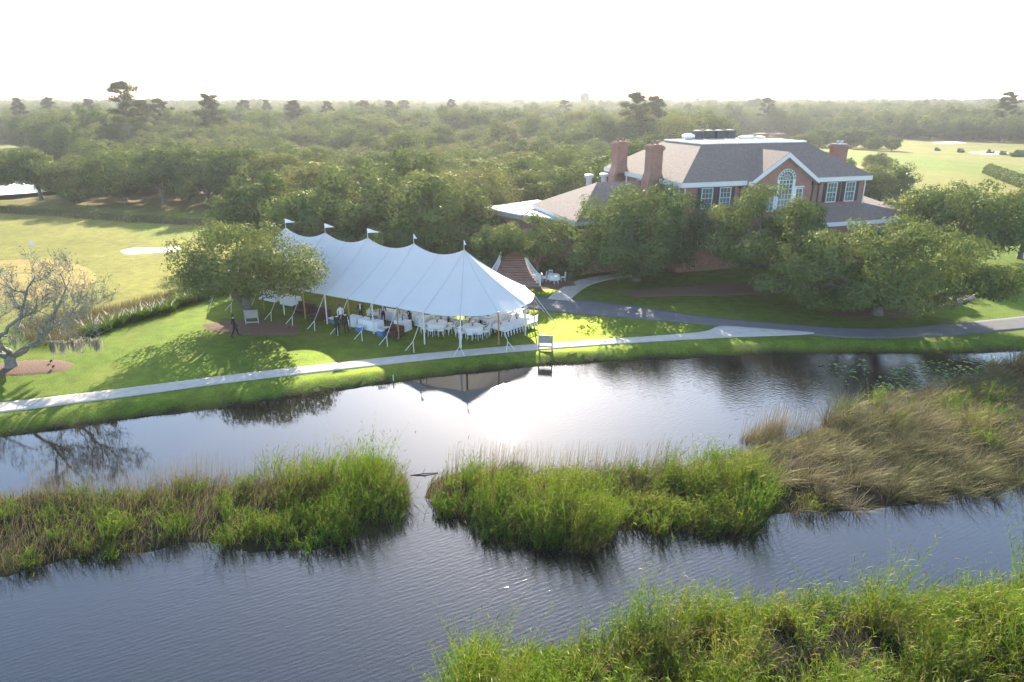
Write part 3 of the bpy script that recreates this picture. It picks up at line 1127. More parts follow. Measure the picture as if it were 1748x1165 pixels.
# the wood itself: nearer trees one by one
G4, L4 = 'trees of the wood beyond the tent', 'hazy olive green tree in the dense wood beyond the tent'
cand = []
for _ in range(30000):
    y = 74 + 290 * random.random() ** 0.8
    x = random.uniform(-0.82, 0.80) * y
    cand.append((y, x))
cand.sort()
ca_ = np.array(cand)
fm = forest_mask(ca_[:, 1], ca_[:, 0])
n_wood = 0
order = list(range(len(cand)))
random.shuffle(order)
order.sort(key=lambda i: int((cand[i][0] - 140 * (cand[i][1] > 0.42 * cand[i][0])) / 25))
for i in order:
    if n_wood >= 262:
        break
    y, x = cand[i]
    if fm[i] < 0.9:
        continue
    s = random.choice((0.75, 0.9, 1.0, 1.1, 1.25)) * random.uniform(0.92, 1.08) * (1.0 if y > 190 else 0.95)
    if any((x - a) ** 2 + (y - b) ** 2 < (0.70 * (c + 5.4 * s)) ** 2 for a, b, c in taken):
        continue
    k = random.randrange(5)
    if x > 0.42 * y:
        zone = 'at the edge of the far fairway'
    elif x > 6:
        zone = 'in the wood behind the clubhouse'
    elif x > -32:
        zone = 'in the wood behind the white tent'
    elif y < 175:
        zone = 'in the wood behind the oak row by the fairway'
    else:
        zone = 'in the hazy wood towards the horizon'
    look = ('broad rounded olive green tree', 'tall oval olive green tree', 'wide spreading dark green tree', 'upright narrow crowned tree', 'low dense rounded tree')[k]
    oak(x, y, s, look + ' ' + zone, 'trees ' + zone, k, s * random.uniform(0.72, 1.0) if y < 190 else s * random.uniform(0.85, 1.1))
    n_wood += 1
WOOD_Y = min(y, 225)


# ... and the rest of it as one mass
def forest_stuff():
    src = bpy.data.collections.new('wood_tree_shapes')
    for i, (tm, cm) in enumerate(protos):
        o = bpy.data.objects.new('wood_tree_shape', cm)
        src.objects.link(o)
    for tm, cm in []:
        o = bpy.data.objects.new('wood_tree_shape', cm)
        src.objects.link(o)
    pts, scl = [], []
    r = np.random.default_rng(5)
    cell = {}
    n = 60000
    yy = WOOD_Y - 20 + (1750 - WOOD_Y) * r.random(n) ** 1.5
    xx = r.uniform(-0.86, 0.86, n) * yy
    f = forest_mask(xx, yy)
    for x, y, q in zip(xx, yy, f):
        if q < 0.9:
            continue
        sp = 6.6 if y < 500 else 10.5
        k = (int(x // sp), int(y // sp))
        if k in cell:
            continue
        cell[k] = 1
        if y < 340 and any((x - a) ** 2 + (y - b) ** 2 < 49 for a, b, c in taken):
            continue
        pts.append((x, y, 0.0))
        scl.append(r.uniform(0.7, 1.45) * (1.0 if y < 500 else 1.2))
    me = bpy.data.meshes.new('far_forest')
    me.from_pydata(pts, [], [])
    a = me.attributes.new('scl', 'FLOAT', 'POINT')
    a.data.foreach_set('value', np.array(scl, np.float32))
    o = link(bpy.data.objects.new('far_forest', me))
    ng = bpy.data.node_groups.new('far_forest', 'GeometryNodeTree')
    ng.interface.new_socket('Geometry', in_out='INPUT', socket_type='NodeSocketGeometry')
    ng.interface.new_socket('Geometry', in_out='OUTPUT', socket_type='NodeSocketGeometry')
    gi, go = ng.nodes.new('NodeGroupInput'), ng.nodes.new('NodeGroupOutput')
    ci = ng.nodes.new('GeometryNodeCollectionInfo')
    ci.inputs['Collection'].default_value = src
    ci.inputs['Separate Children'].default_value = True
    ip = ng.nodes.new('GeometryNodeInstanceOnPoints')
    ip.inputs['Pick Instance'].default_value = True
    rv = ng.nodes.new('FunctionNodeRandomValue')
    rv.data_type = 'FLOAT_VECTOR'
    rv.inputs[1].default_value = (0, 0, 6.28)
    na = ng.nodes.new('GeometryNodeInputNamedAttribute')
    na.data_type = 'FLOAT'
    na.inputs[0].default_value = 'scl'
    ng.links.new(gi.outputs[0], ip.inputs['Points'])
    ng.links.new(ci.outputs[0], ip.inputs['Instance'])
    ng.links.new(rv.outputs[0], ip.inputs['Rotation'])
    ng.links.new(na.outputs[0], ip.inputs['Scale'])
    ng.links.new(ip.outputs[0], go.inputs[0])
    md = o.modifiers.new('scatter', 'NODES')
    md.node_group = ng
    stuff(o, 'hazy mass of distant treetops reaching to the horizon', 'forest')


forest_stuff()


# ---------------------------------------------------------------- leaning bare oak with hanging moss
def bare_oak():
    r = np.random.default_rng(21)
    bx, by = -33.6, 42.6
    e = empty('bare_oak_tree', place(bx, by))
    e.scale = (0.9, 0.9, 0.86)
    tag(e, 'half bare oak hung with grey moss in a round mulch bed', 'tree')
    z0 = e.location.z
    org = Vector((bx, by, z0))
    mb = MB()
    tips = []

    def T(u, v, Y):
        return np.array(at(u, v, Y) - org)

    def grow(path, r0, r1, depth, sub):
        pts = resample(path, max(4, 3 * len(path)))
        L = np.linalg.norm(np.diff(pts, axis=0), axis=1).sum()
        pts[1:-1] += r.normal(0, 0.028 * min(L, 4.0), pts[1:-1].shape)
        m = len(pts)
        mb.tube(pts, [r0 + (r1 - r0) * (i / (m - 1)) for i in range(m)], 7 if depth == 0 else 5 if depth < 3 else 4)
        if depth >= 4:
            tips.append(pts[-1])
            return
        for k in range(sub):
            t = r.uniform(0.3, 1.0)
            i = min(int(t * (m - 1)), m - 2)
            d = pts[i + 1] - pts[i]
            d /= np.linalg.norm(d) + 1e-9
            nd = d * 0.75 + r.normal(0, 0.62, 3) + np.array([0, 0, 0.28])
            nd /= np.linalg.norm(nd)
            l = (1.9, 1.3, 0.85, 0.55)[depth] * r.uniform(0.6, 1.25)
            q = pts[i]
            rr = max(0.010, (r0 + (r1 - r0) * t) * 0.6)
            grow([q, q + nd * l * 0.5 + r.normal(0, 0.08 * l, 3), q + nd * l + np.array([0, 0, 0.1 * l])], rr, max(0.007, rr * 0.4), depth + 1, (5, 4, 4, 0)[depth] if depth < 3 else 0)
        tips.append(pts[-1])

    mb.tube([(0, 0, -0.3), (0, 0, 0), (0.05, 0, 0.5), (0.1, 0, 1.1)], [0.62, 0.48, 0.40, 0.42], 10)
    f = np.array([0.1, 0, 1.0])
    grow([f, T(75, 570, 42.8), T(100, 520, 43.2), T(118, 470, 43.4), T(112, 440, 43.2)], 0.20, 0.035, 0, 7)
    grow([f, T(0, 560, 41.5), T(28, 530, 41.0), T(48, 480, 41.0), T(62, 440, 41.0)], 0.20, 0.035, 0, 7)
    grow([f, T(-30, 570, 43.5), T(-60, 520, 44.0), T(-70, 470, 44.5), T(-20, 440, 44.5)], 0.20, 0.035, 0, 7)
    grow([T(70, 575, 42.8), T(105, 540, 42.0), T(140, 515, 41.6), T(165, 480, 41.5)], 0.11, 0.025, 0, 8)
    grow([f + np.array([0.1, 0, 0.1]), T(78, 578, 42.0), T(120, 577, 41.4), T(150, 572, 41.2), T(188, 572, 41.0)], 0.10, 0.02, 1, 9)
    grow([f, T(-40, 600, 41.0), T(-100, 590, 40.0), T(-150, 580, 39.5)], 0.2, 0.04, 0, 6)
    grow([T(48, 480, 41.0), T(20, 470, 40.2), T(-20, 450, 40.0)], 0.09, 0.03, 1, 6)
    mb.build('trunk', M['pale_bark'], e, True)
    tp = np.array(tips)
    ci = r.choice(len(tp), 4200)
    C = tp[ci] + r.normal(0, 0.12, (4200, 3))
    keep = (np.sin(ci * 1.7) > -0.1) | (C[:, 2] < 2.4)
    C = C[keep]
    V, F = leaf_quads(C, r.normal(size=C.shape) + np.array([0, 0, 0.5]), 0.07 * r.uniform(0.6, 1.4, len(C)), r)
    link(bpy.data.objects.new('crown', mesh_np('crown', V, F, M['bare_leaf'], np.repeat(r.random(len(C)), 4))), e)
    # moss beards
    low = tp[(tp[:, 2] < 3.4)]
    ms, tn, n = [], [], 0
    lowb = resample([T(78, 578, 42.0), T(120, 577, 41.4), T(150, 572, 41.2), T(188, 572, 41.0)], 40)[6:]
    for q in list(low[r.choice(len(low), 40)]) + [lowb[i] for i in r.choice(len(lowb), 26)]:
        for k in range(r.integers(6, 30)):
            L = r.uniform(0.3, 1.1)
            p = q + r.normal(0, 0.10, 3)
            a = r.uniform(0, 6.28)
            w = 0.022
            dx = np.array([math.cos(a) * w, math.sin(a) * w, 0])
            en = p + np.array([r.normal(0, 0.05), r.normal(0, 0.05), -L])
            if en[2] < 0.1:
                continue
            ms += [p - dx, p + dx, (p + en) / 2 + dx * 1.2, en + dx * 0.1, (p + en) / 2 - dx * 1.2]
            n += 1
    F = np.arange(5 * n).reshape(n, 5)
    o = link(bpy.data.objects.new('hanging_moss', mesh_np('hanging_moss', np.array(ms), F, M['moss'], np.repeat(r.random(n), 5))), e)
    o['kind'] = 'stuff'


bare_oak()


# ---------------------------------------------------------------- reeds and grasses (uncountable)
def blades(base, h, lean, width, r, curl=0.35, segs=3):
    """tapered ribbons: base (n,3), height (n,), lean (n,2) horizontal displacement of the tip"""
    n = len(base)
    az = r.uniform(0, math.pi, n)
    W_ = np.column_stack([np.cos(az), np.sin(az), np.zeros(n)])
    V = []
    for s in range(segs + 1):
        t = s / segs
        k = t ** 1.7
        c = base + np.column_stack([lean[:, 0] * k, lean[:, 1] * k, h * (t - curl * k * 0.5 * np.linalg.norm(lean, axis=1) / np.maximum(h, .1))])
        w = (width * (1 - t) ** 0.7 * 0.5 + 0.002)[:, None]
        V += [c - W_ * w, c + W_ * w]
    V = np.stack(V, 1).reshape(-1, 3)
    k = 2 * (segs + 1)
    F = []
    b0 = np.arange(n) * k
    for s in range(segs):
        F.append(np.stack([b0 + 2 * s, b0 + 2 * s + 1, b0 + 2 * s + 3, b0 + 2 * s + 2], 1))
    return V, np.concatenate(F), k


def inside_points(poly, n, r, margin=0.0):
    P = np.array(poly)
    lo, hi = P.min(0), P.max(0)
    out = np.zeros((0, 2))
    while len(out) < n:
        q = r.uniform(lo, hi, (n * 2, 2))
        q = q[poly_sd(q[:, 0], q[:, 1], poly) > margin]
        out = np.concatenate([out, q])
    return out[:n]


def reed_field(name, P, r, hmean, tint_mean, label, leaves=7, wind=(0.25, -0.1), lw=0.03, hvar=None, bend=0.0):
    """upright reeds: a stem and alternating arching leaves each"""
    n = len(P)
    z = terrain(P[:, 0], P[:, 1]) - 0.05
    base = np.column_stack([P, z])
    h = hmean * r.uniform(0.72, 1.15, n) * (hvar if hvar is not None else 1)
    tint = np.clip(tint_mean + r.normal(0, 0.10, n) + 0.45 * (r.random(n) < 0.10), 0, 1)
    lean = r.normal(0, 0.13, (n, 2)) * h[:, None] + (np.array(wind) * 0.5 + bend) * h[:, None]
    V, F, k = blades(base, h, lean, np.full(n, 0.018), r, 0.1)
    Vs, Fs, Ts = [V], [F], [np.repeat(np.clip(tint + 0.08, 0, 1), k)]
    off = len(V)
    for j in range(leaves):
        t = 0.18 + 0.82 * (j + r.random(n)) / leaves
        kk = t ** 1.7
        c = base + np.column_stack([lean[:, 0] * kk, lean[:, 1] * kk, h * t])
        L = hmean * 0.24 * r.uniform(0.6, 1.3, n) * (1.15 - 0.4 * t)
        az = r.uniform(0, 6.28, n)
        ll = np.column_stack([np.cos(az), np.sin(az)]) * (L * 0.62)[:, None] + np.array(wind) * L[:, None] * 0.7
        V, F, k = blades(c, L * r.uniform(0.35, 0.95, n), ll, np.full(n, lw) * r.uniform(0.7, 1.3, n), r, 0.6, 2)
        Vs.append(V)
        Fs.append(F + off)
        off += len(V)
        Ts.append(np.repeat(np.clip(tint + r.normal(0, 0.07, n) - 0.10 * (t - 0.5) + 0.55 * np.clip(0.5 - t, 0, 1) + 0.5 * (t > 0.86) * (r.random(n) < 0.35), 0, 1), k))
    me = mesh_np(name, np.concatenate(Vs), np.concatenate(Fs), M['reed'], np.concatenate(Ts))
    return stuff(link(bpy.data.objects.new(name, me)), label, 'reeds')


def grass_field(name, P, r, h, lean_dir, lean_amt, tint, label, width=0.012, cat='grass', spread=0.25, mat='dry_grass', segs=3):
    n = len(P)
    z = terrain(P[:, 0], P[:, 1]) - 0.04
    base = np.column_stack([P, z])
    hh = h * r.uniform(0.6, 1.2, n)
    d = np.asarray(lean_dir, float)
    d = d / (np.linalg.norm(d, axis=-1, keepdims=True) + 1e-9)
    lean = d * (lean_amt * hh)[:, None] + r.normal(0, spread, (n, 2)) * hh[:, None]
    V, F, k = blades(base, hh, lean, np.full(n, width) * r.uniform(0.7, 1.4, n), r, 0.5, segs)
    t = np.repeat(np.clip(tint + r.normal(0, 0.14, n), 0, 1), k)
    return stuff(link(bpy.data.objects.new(name, mesh_np(name, V, F, M[mat], t))), label, cat)


def tuft_points(cen, per, sig, r):
    c = np.repeat(cen, per, axis=0)
    return c + r.normal(0, sig, c.shape), np.repeat(np.arange(len(cen)), per)


rr_ = np.random.default_rng(31)


def reeds_on(name, poly, n, hmean, label, tint_fn, hfn, drop_fn=None, seed=1, **kw):
    """most reeds stand in tussocks that differ in height, colour and lean"""
    r = np.random.default_rng(seed)
    per = 30
    C = inside_points(poly, int(n * 0.8 / per), r, -0.12)
    if drop_fn is not None:
        C = C[r.random(len(C)) < drop_fn(C[:, 0], C[:, 1])]
    P, ti = tuft_points(C, per, 0.23, r)
    hc = np.exp(r.normal(-0.03, 0.26, len(C)))[ti]
    tc = (r.normal(-0.02, 0.13, len(C)) + 0.34 * (r.random(len(C)) < 0.13))[ti]
    wc = r.normal(0, 0.13, (len(C), 2))[ti]
    rad = (P - C[ti]) * 0.8
    Q = inside_points(poly, int(n * 0.2), r, 0.05)
    if drop_fn is not None:
        Q = Q[r.random(len(Q)) < drop_fn(Q[:, 0], Q[:, 1])]
    P = np.concatenate([P, Q])
    hc = np.concatenate([hc, np.full(len(Q), 0.72)])
    tc = np.concatenate([tc, np.full(len(Q), 0.12)])
    wc = np.concatenate([wc + rad, np.zeros((len(Q), 2))])
    return reed_field(name, P, r, hmean, np.clip(tint_fn(P[:, 0], P[:, 1]) + tc, 0, 1), label, hvar=hfn(P[:, 0], P[:, 1]) * hc, bend=wc, **kw)


def clumpy(x, y, s, k=0.0):
    return 0.5 + 0.5 * np.tanh(1.4 * wob(x + k, y - k, s))


# west reed bar: tall green reeds, drier along the far edge
edge_a = lambda x, y: poly_sd(x, y, island_a)
reeds_on('reed_bed', island_a, 9500, 1.55, 'green reeds massed on the bar west of the narrow gap in the pond',
         lambda x, y: 0.26 + 0.45 * clumpy(x, y, 1.5) * ss(-2, 0.5, y - 27.5 + 1.0 * wob(x, y, 3)) + 0.10 * clumpy(x, y, 2.2, 9),
         lambda x, y: 0.34 + 0.82 * clumpy(x, y, 0.8, 4) ** 1.6 * ss(-19, -9, x) + 0.08 * ss(0, 1.0, edge_a(x, y)),
         lambda x, y: np.clip(0.25 + 0.75 * ss(-16, -10, x + 2.0 * wob(x, y, 2)), 0, 1) * np.clip(0.30 + 1.3 * clumpy(x, y, 0.9, 11), 0, 1), seed=2)
r = np.random.default_rng(3)
P = inside_points(island_a, 9500, r, 0.0)
back = ss(25.5, 28.0, P[:, 1] + 0.12 * (P[:, 0] + 10))
keep = r.random(len(P)) < np.maximum(back, 1 - ss(-17, -10, P[:, 0]))
P, back = P[keep], back[keep]
grass_field('dry_sedge', P, r, 0.75 + 0.6 * clumpy(P[:, 0], P[:, 1], 1.2), np.array([0.7, -0.35]), 0.45 + 0 * back, 0.30 + 0.42 * back * clumpy(P[:, 0], P[:, 1], 0.9, 3), 'tawny sedge and dry stalks fringing the western reed bar', 0.016)
# fine upright stalks standing out of the water behind the bars
r = np.random.default_rng(4)
P = np.concatenate([inside_points(W([(60, 835), (320, 815), (640, 795), (640, 812), (320, 832), (60, 850)]), 750, r),
                    inside_points(W([(760, 806), (850, 796), (1060, 798), (1160, 796), (1160, 810), (760, 816)]), 700, r),
                    inside_points(W([(1258, 752), (1335, 722), (1400, 735), (1290, 762)]), 350, r)])
grass_field('water_stalks', P, r, 1.65, np.array([0.3, 0.1]), np.full(len(P), 0.10), 0.62, 'thin straw coloured stalks standing up from the pond behind the reeds', 0.009, spread=0.06)

# middle reeds (cattail clumps) and dry east end of the bar
west_b = [p for p in island_b if p[0] < 13.5]
wb = W([(722, 850), (735, 818), (780, 806), (850, 798), (920, 806), (1000, 806), (1080, 800), (1150, 800), (1210, 790), (1260, 775), (1320, 800), (1320, 840), (1290, 900), (1240, 912), (1180, 905), (1120, 915), (1060, 905), (1035, 930), (980, 948), (900, 935), (840, 918), (800, 895), (760, 885)])
reeds_on('reed_bed', wb, 7500, 1.52, 'bright green cattail clumps on the bar east of the narrow gap',
         lambda x, y: 0.30 + 0.34 * clumpy(x, y, 1.3, 2) + 0.1 * ss(-1.0, 2.0, -np.abs(x - 2.0)),
         lambda x, y: 0.38 + 0.95 * clumpy(x, y, 0.7, 6) ** 1.6,
         lambda x, y: np.clip(0.15 + 1.3 * clumpy(x, y, 1.4, 1) * ss(29.6, 27.5, y) + 0.9 * ss(27.5, 25.5, y), 0, 1), seed=6)
r = np.random.default_rng(8)
P = inside_points(wb, 7000, r, 0.0)
grass_field('dry_sedge', P, r, 0.55 + 0.5 * clumpy(P[:, 0], P[:, 1], 1.0, 2), np.array([0.8, -0.3]), np.full(len(P), 0.5), 0.20 + 0.5 * ss(27, 29.5, P[:, 1]) * clumpy(P[:, 0], P[:, 1], 0.8), 'low brown sedge between the cattail clumps', 0.016)
eb = W([(1270, 778), (1330, 752), (1390, 735), (1430, 705), (1470, 685), (1560, 672), (1640, 655), (1700, 628), (1760, 606), (1900, 600), (1900, 790), (1748, 828), (1690, 850), (1640, 845), (1590, 858), (1500, 872), (1420, 874), (1330, 880), (1300, 850), (1310, 810)])
r = np.random.default_rng(9)
cen = inside_points(eb, 500, r, -0.05)
P, ti = tuft_points(cen, 72, 0.22, r)
ang = -0.3 + 0.9 * wob(cen[:, 0], cen[:, 1], 2.4) + r.normal(0, 0.35, len(cen))
dirs = np.column_stack([np.cos(ang), np.sin(ang)])[ti]
tt = np.clip(0.36 + 0.32 * wob(cen[:, 0] + 40, cen[:, 1], 1.5) + r.normal(0, 0.22, len(cen)), 0.0, 1)[ti]
hh = (0.55 + 0.95 * clumpy(cen[:, 0], cen[:, 1], 0.8, 3) * r.uniform(0.6, 1.3, len(cen)))[ti]
rad = (P - cen[ti])
grass_field('marsh_grass', P, r, hh, dirs * 0.55 + rad * 2.6, np.full(len(P), 0.8), tt, 'windswept tawny marsh grass matted over the wide east end of the bar', 0.014)
reeds_on('reed_bed', eb, 4200, 1.25, 'scattered yellow green reeds rising through the windswept marsh grass',
         lambda x, y: 0.45 + 0.25 * clumpy(x, y, 2.0, 5), lambda x, y: 0.7 + 0.4 * clumpy(x, y, 2.5, 1), lambda x, y: (clumpy(x, y, 1.5, 8) > 0.62) * 0.9, seed=12)
r = np.random.default_rng(13)
P = inside_points(islet, 500, r, 0.0)
grass_field('dry_sedge', P, r, np.full(len(P), 0.7), np.array([0.6, 0.2]), np.full(len(P), 0.35), np.full(len(P), 0.55), 'small tuft of brown sedge on the islet beside the bar', 0.016)

# near bank reeds
fg = W([(1748, 1015), (1600, 1035), (1500, 1052), (1380, 1055), (1250, 1065), (1120, 1085), (1030, 1100), (930, 1125), (850, 1150), (800, 1165)]) + [(-2.6, 14.5), (-3.2, 11.8), (24, 11.8), (30, 22.5)]
dryzone = lambda x, y: np.exp(-((x - 9.6) / 4.2) ** 2 - ((y - 17.3) / 1.7) ** 2)
reeds_on('reed_bed', fg, 25000, 1.75, 'lush bright green reeds along the near bank',
         lambda x, y: 0.27 + 0.30 * clumpy(x, y, 1.1, 3) + 0.16 * clumpy(x, y, 0.5, 7),
         lambda x, y: 0.42 + 0.95 * clumpy(x, y, 0.6, 2) ** 1.6 + 0.05 * ss(0, 8, x),
         lambda x, y: np.clip(0.95 - 1.1 * dryzone(x, y), 0.04, 1), seed=15, leaves=8, lw=0.028)
r = np.random.default_rng(16)
cen = inside_points(fg, 240, r, 0.0)
cen = cen[r.random(len(cen)) < dryzone(cen[:, 0], cen[:, 1]) + 0.05]
P, ti = tuft_points(cen, 130, 0.30, r)
dirs = np.column_stack([np.cos(r.normal(2.9, 0.8, len(cen))), np.sin(r.normal(2.9, 0.8, len(cen)))])[ti]
grass_field('marsh_grass', P, r, r.uniform(0.6, 1.0, len(cen))[ti], dirs, np.full(len(P), 1.1), np.clip(r.normal(0.5, 0.2, len(cen)), 0, 1)[ti], 'flattened grey brown marsh grass within the near reeds', 0.012)

# lawn edge grass along the far shore, and golf rough
r = np.random.default_rng(17)
t = r.random(5200)
sf = resample(shore_far, 400)
P = sf[(t * 399).astype(int)] + r.normal(0, 0.13, (5200, 2)) + np.array([0.0, 0.16])
grass_field('shore_grass', P, r, 0.08 + 0.22 * clumpy(P[:, 0], P[:, 1], 0.5), np.array([0.1, -1.0]), np.full(len(P), 0.5), np.full(len(P), 0.12), 'uneven fringe of grass overhanging the far shore', 0.022, segs=2)
for ed, off in ((path_near, -0.02), (path_far, 0.02), (drive_near, -0.02), (drive_far, 0.02)):
    q = resample(ed, 500)
    P = q[r.integers(0, 499, 3600)] + r.normal(0, 0.05, (3600, 2)) + np.array([0.0, off]) + r.uniform(-0.06, 0.06, (3600, 2))
    grass_field('edge_grass', P, r, np.full(len(P), 0.09), np.array([0.1, -1.0]), np.full(len(P), 0.4), np.full(len(P), 0.10), 'short turf creeping over the edge of the paving', 0.025, segs=2)
band = W([(-60, 352), (0, 346), (100, 353), (200, 362), (300, 370), (400, 380), (405, 388), (300, 382), (200, 374), (100, 364), (0, 357), (-60, 362)], 0)
P = inside_points(band, 9000, r)
grass_field('tall_grass', P, r, 0.2 + 0.4 * clumpy(P[:, 0], P[:, 1], 2.0), np.array([0.5, 0]), np.full(len(P), 0.4), np.full(len(P), 0.40), 'strip of tall unmown grass between fairway and oak row', 0.06, segs=2)
band = W([(20, 560), (110, 535), (190, 525), (260, 508), (330, 492), (390, 482), (405, 500), (330, 520), (270, 535), (190, 562), (110, 590), (60, 592)], 0)
P = inside_points(band, 9000, r)
grass_field('tall_grass', P, r, 0.55 + 0.5 * clumpy(P[:, 0], P[:, 1], 1.4), np.array([0.6, -0.3]), np.full(len(P), 0.4), 0.12 + 0.3 * clumpy(P[:, 0], P[:, 1], 1.8, 2), 'rough green and amber grass between lawn and putting green', 0.022, segs=2)
# lily pads
r = np.random.default_rng(18)
P = np.concatenate([inside_points(W([(1500, 640), (1560, 618), (1650, 612), (1700, 618), (1690, 640), (1630, 655), (1560, 668), (1470, 680)]), 330, r),
                    inside_points(W([(1390, 625), (1480, 612), (1500, 630), (1450, 660)]), 60, r)])
nl = len(P)
az = np.arange(7) * 2 * math.pi / 7
R_ = r.uniform(0.06, 0.13, nl)
V = np.stack([np.column_stack([P[:, 0] + R_ * math.cos(a), P[:, 1] + R_ * math.sin(a), WZ + 0.012 + 0.02 * r.random(nl)]) for a in az], 1).reshape(-1, 3)
stuff(link(bpy.data.objects.new('lily_pads', mesh_np('lily_pads', V, np.arange(7 * nl).reshape(nl, 7), M['lily'], np.repeat(r.random(nl), 7)))), 'floating lily pads in the sheltered end of the pond', 'lily pads')


# pampas tufts between lawn and golf
def pampas_meshes(seed):
    r = np.random.default_rng(seed)
    n = 420
    P = r.normal(0, 0.16, (n, 2))
    az = r.uniform(0, 6.28, n)
    h = r.uniform(0.6, 1.15, n)
    ln = np.column_stack([np.cos(az), np.sin(az)]) * (h * r.uniform(0.35, 1.0, n))[:, None]
    V, F, k = blades(np.column_stack([P, np.full(n, -0.05)]), h, ln, np.full(n, 0.022), r, 0.7)
    b = mesh_np('blades', V, F, M['reed'], np.repeat(np.clip(r.normal(0.10, 0.1, n), 0, 1), k))
    m = 13
    az = r.uniform(0, 6.28, m)
    c = np.column_stack([np.cos(az) * 0.45 + 0.2, np.sin(az) * 0.45, np.full(m, 0.75)]) * r.uniform(0.6, 1.2, (m, 1))
    V, F, k = blades(c, r.uniform(0.3, 0.5, m), np.column_stack([np.cos(az), np.sin(az)]) * 0.2, np.full(m, 0.07), r, 0.3)
    return b, mesh_np('plumes', V, F, M['plume'], np.repeat(r.random(m), k))


pm = [pampas_meshes(90), pampas_meshes(91)]
for k, (u, v) in enumerate([(205, 556), (222, 549), (238, 546), (255, 541), (272, 537), (288, 533), (296, 527), (312, 521), (326, 517), (340, 512), (352, 505), (364, 500), (372, 493), (362, 486), (180, 565), (160, 572), (345, 498), (318, 508)]):
    x, y = gp(u, v)
    e = empty('pampas_grass', place(x, y), random.uniform(0, 6))
    s = random.uniform(0.85, 1.3)
    e.scale = (s, s, s)
    tag(e, 'tufted pampas clump with pale plumes edging the sunny lawn', 'grass clump', 'pampas clumps along the lawn edge')
    for nm, me in zip(('blades', 'plumes'), pm[k % 2]):
        link(bpy.data.objects.new(nm, me), e)


# clipped hedge beyond the lawn
def hedge():
    r = np.random.default_rng(95)
    a, b = np.array(gp(1686, 296)), np.array(gp(1830, 352))
    d = b - a
    L = np.linalg.norm(d)
    e = empty('hedge', (a[0], a[1], gz(*a)), math.atan2(d[1], d[0]))
    tag(e, 'long clipped hedge running across the far lawn', 'hedge')
    n = 17000
    s = r.uniform(0, L, n)
    an = r.uniform(-0.15, math.pi + 0.15, n)
    C = np.column_stack([s, 1.3 * np.cos(an) * r.uniform(0.85, 1.05, n), 0.3 + 1.9 * np.sin(an) * r.uniform(0.8, 1.05, n) * (1 + 0.05 * np.sin(s))])
    N = np.column_stack([np.zeros(n), np.cos(an), np.sin(an)]) + r.normal(size=(n, 3)) * 0.5
    V, F = leaf_quads(C, N, 0.20 * r.uniform(0.6, 1.3, n), r)
    link(bpy.data.objects.new('foliage', mesh_np('foliage', V, F, M['oak_leaf'], np.repeat(r.random(n), 4))), e)
    MB().box(0.3, L - 0.3, -0.9, 0.9, -0.2, 1.7).build('core', M['oak_leaf'], e)


hedge()

# low bushes at the foot of the far wood
bush_V, bush_F, bush_t, _c = crown_arrays(60, 2.2, 2.0, 0.0, 2.2, 1500, 0.24, nclump=18, clump=0.4)
bush_me = mesh_np('foliage', bush_V, bush_F, M['oak_leaf'], bush_t)
for u, v in [(1640, 258), (1690, 260), (1712, 262), (1735, 265), (1745, 262), (1600, 255)]:
    x, y = gp(u, v)
    e = empty('bush', (x, y, gz(x, y) - 0.1), random.uniform(0, 6))
    e.scale = (random.uniform(0.5, 1.0),) * 3
    tag(e, 'low bush at the ragged edge of the far fairway', 'bush', 'bushes edging the far fairway')
    link(bpy.data.objects.new('foliage', bush_me), e)


for x, y, sc_ in [(-3.6, 65.2, 0.75), (-5.6, 66.0, 0.9), (-2.9, 67.6, 0.9), (3.9, 69.3, 0.8), (6.6, 69.8, 0.95), (-7.8, 66.8, 0.8)]:
    e = empty('shrub', (x, y, gz(x, y) - 0.1), random.uniform(0, 6))
    e.scale = (sc_,) * 3
    tag(e, 'rounded green shrub beside the brick garden steps', 'shrub', 'shrubs by the garden steps')
    link(bpy.data.objects.new('foliage', bush_me), e)


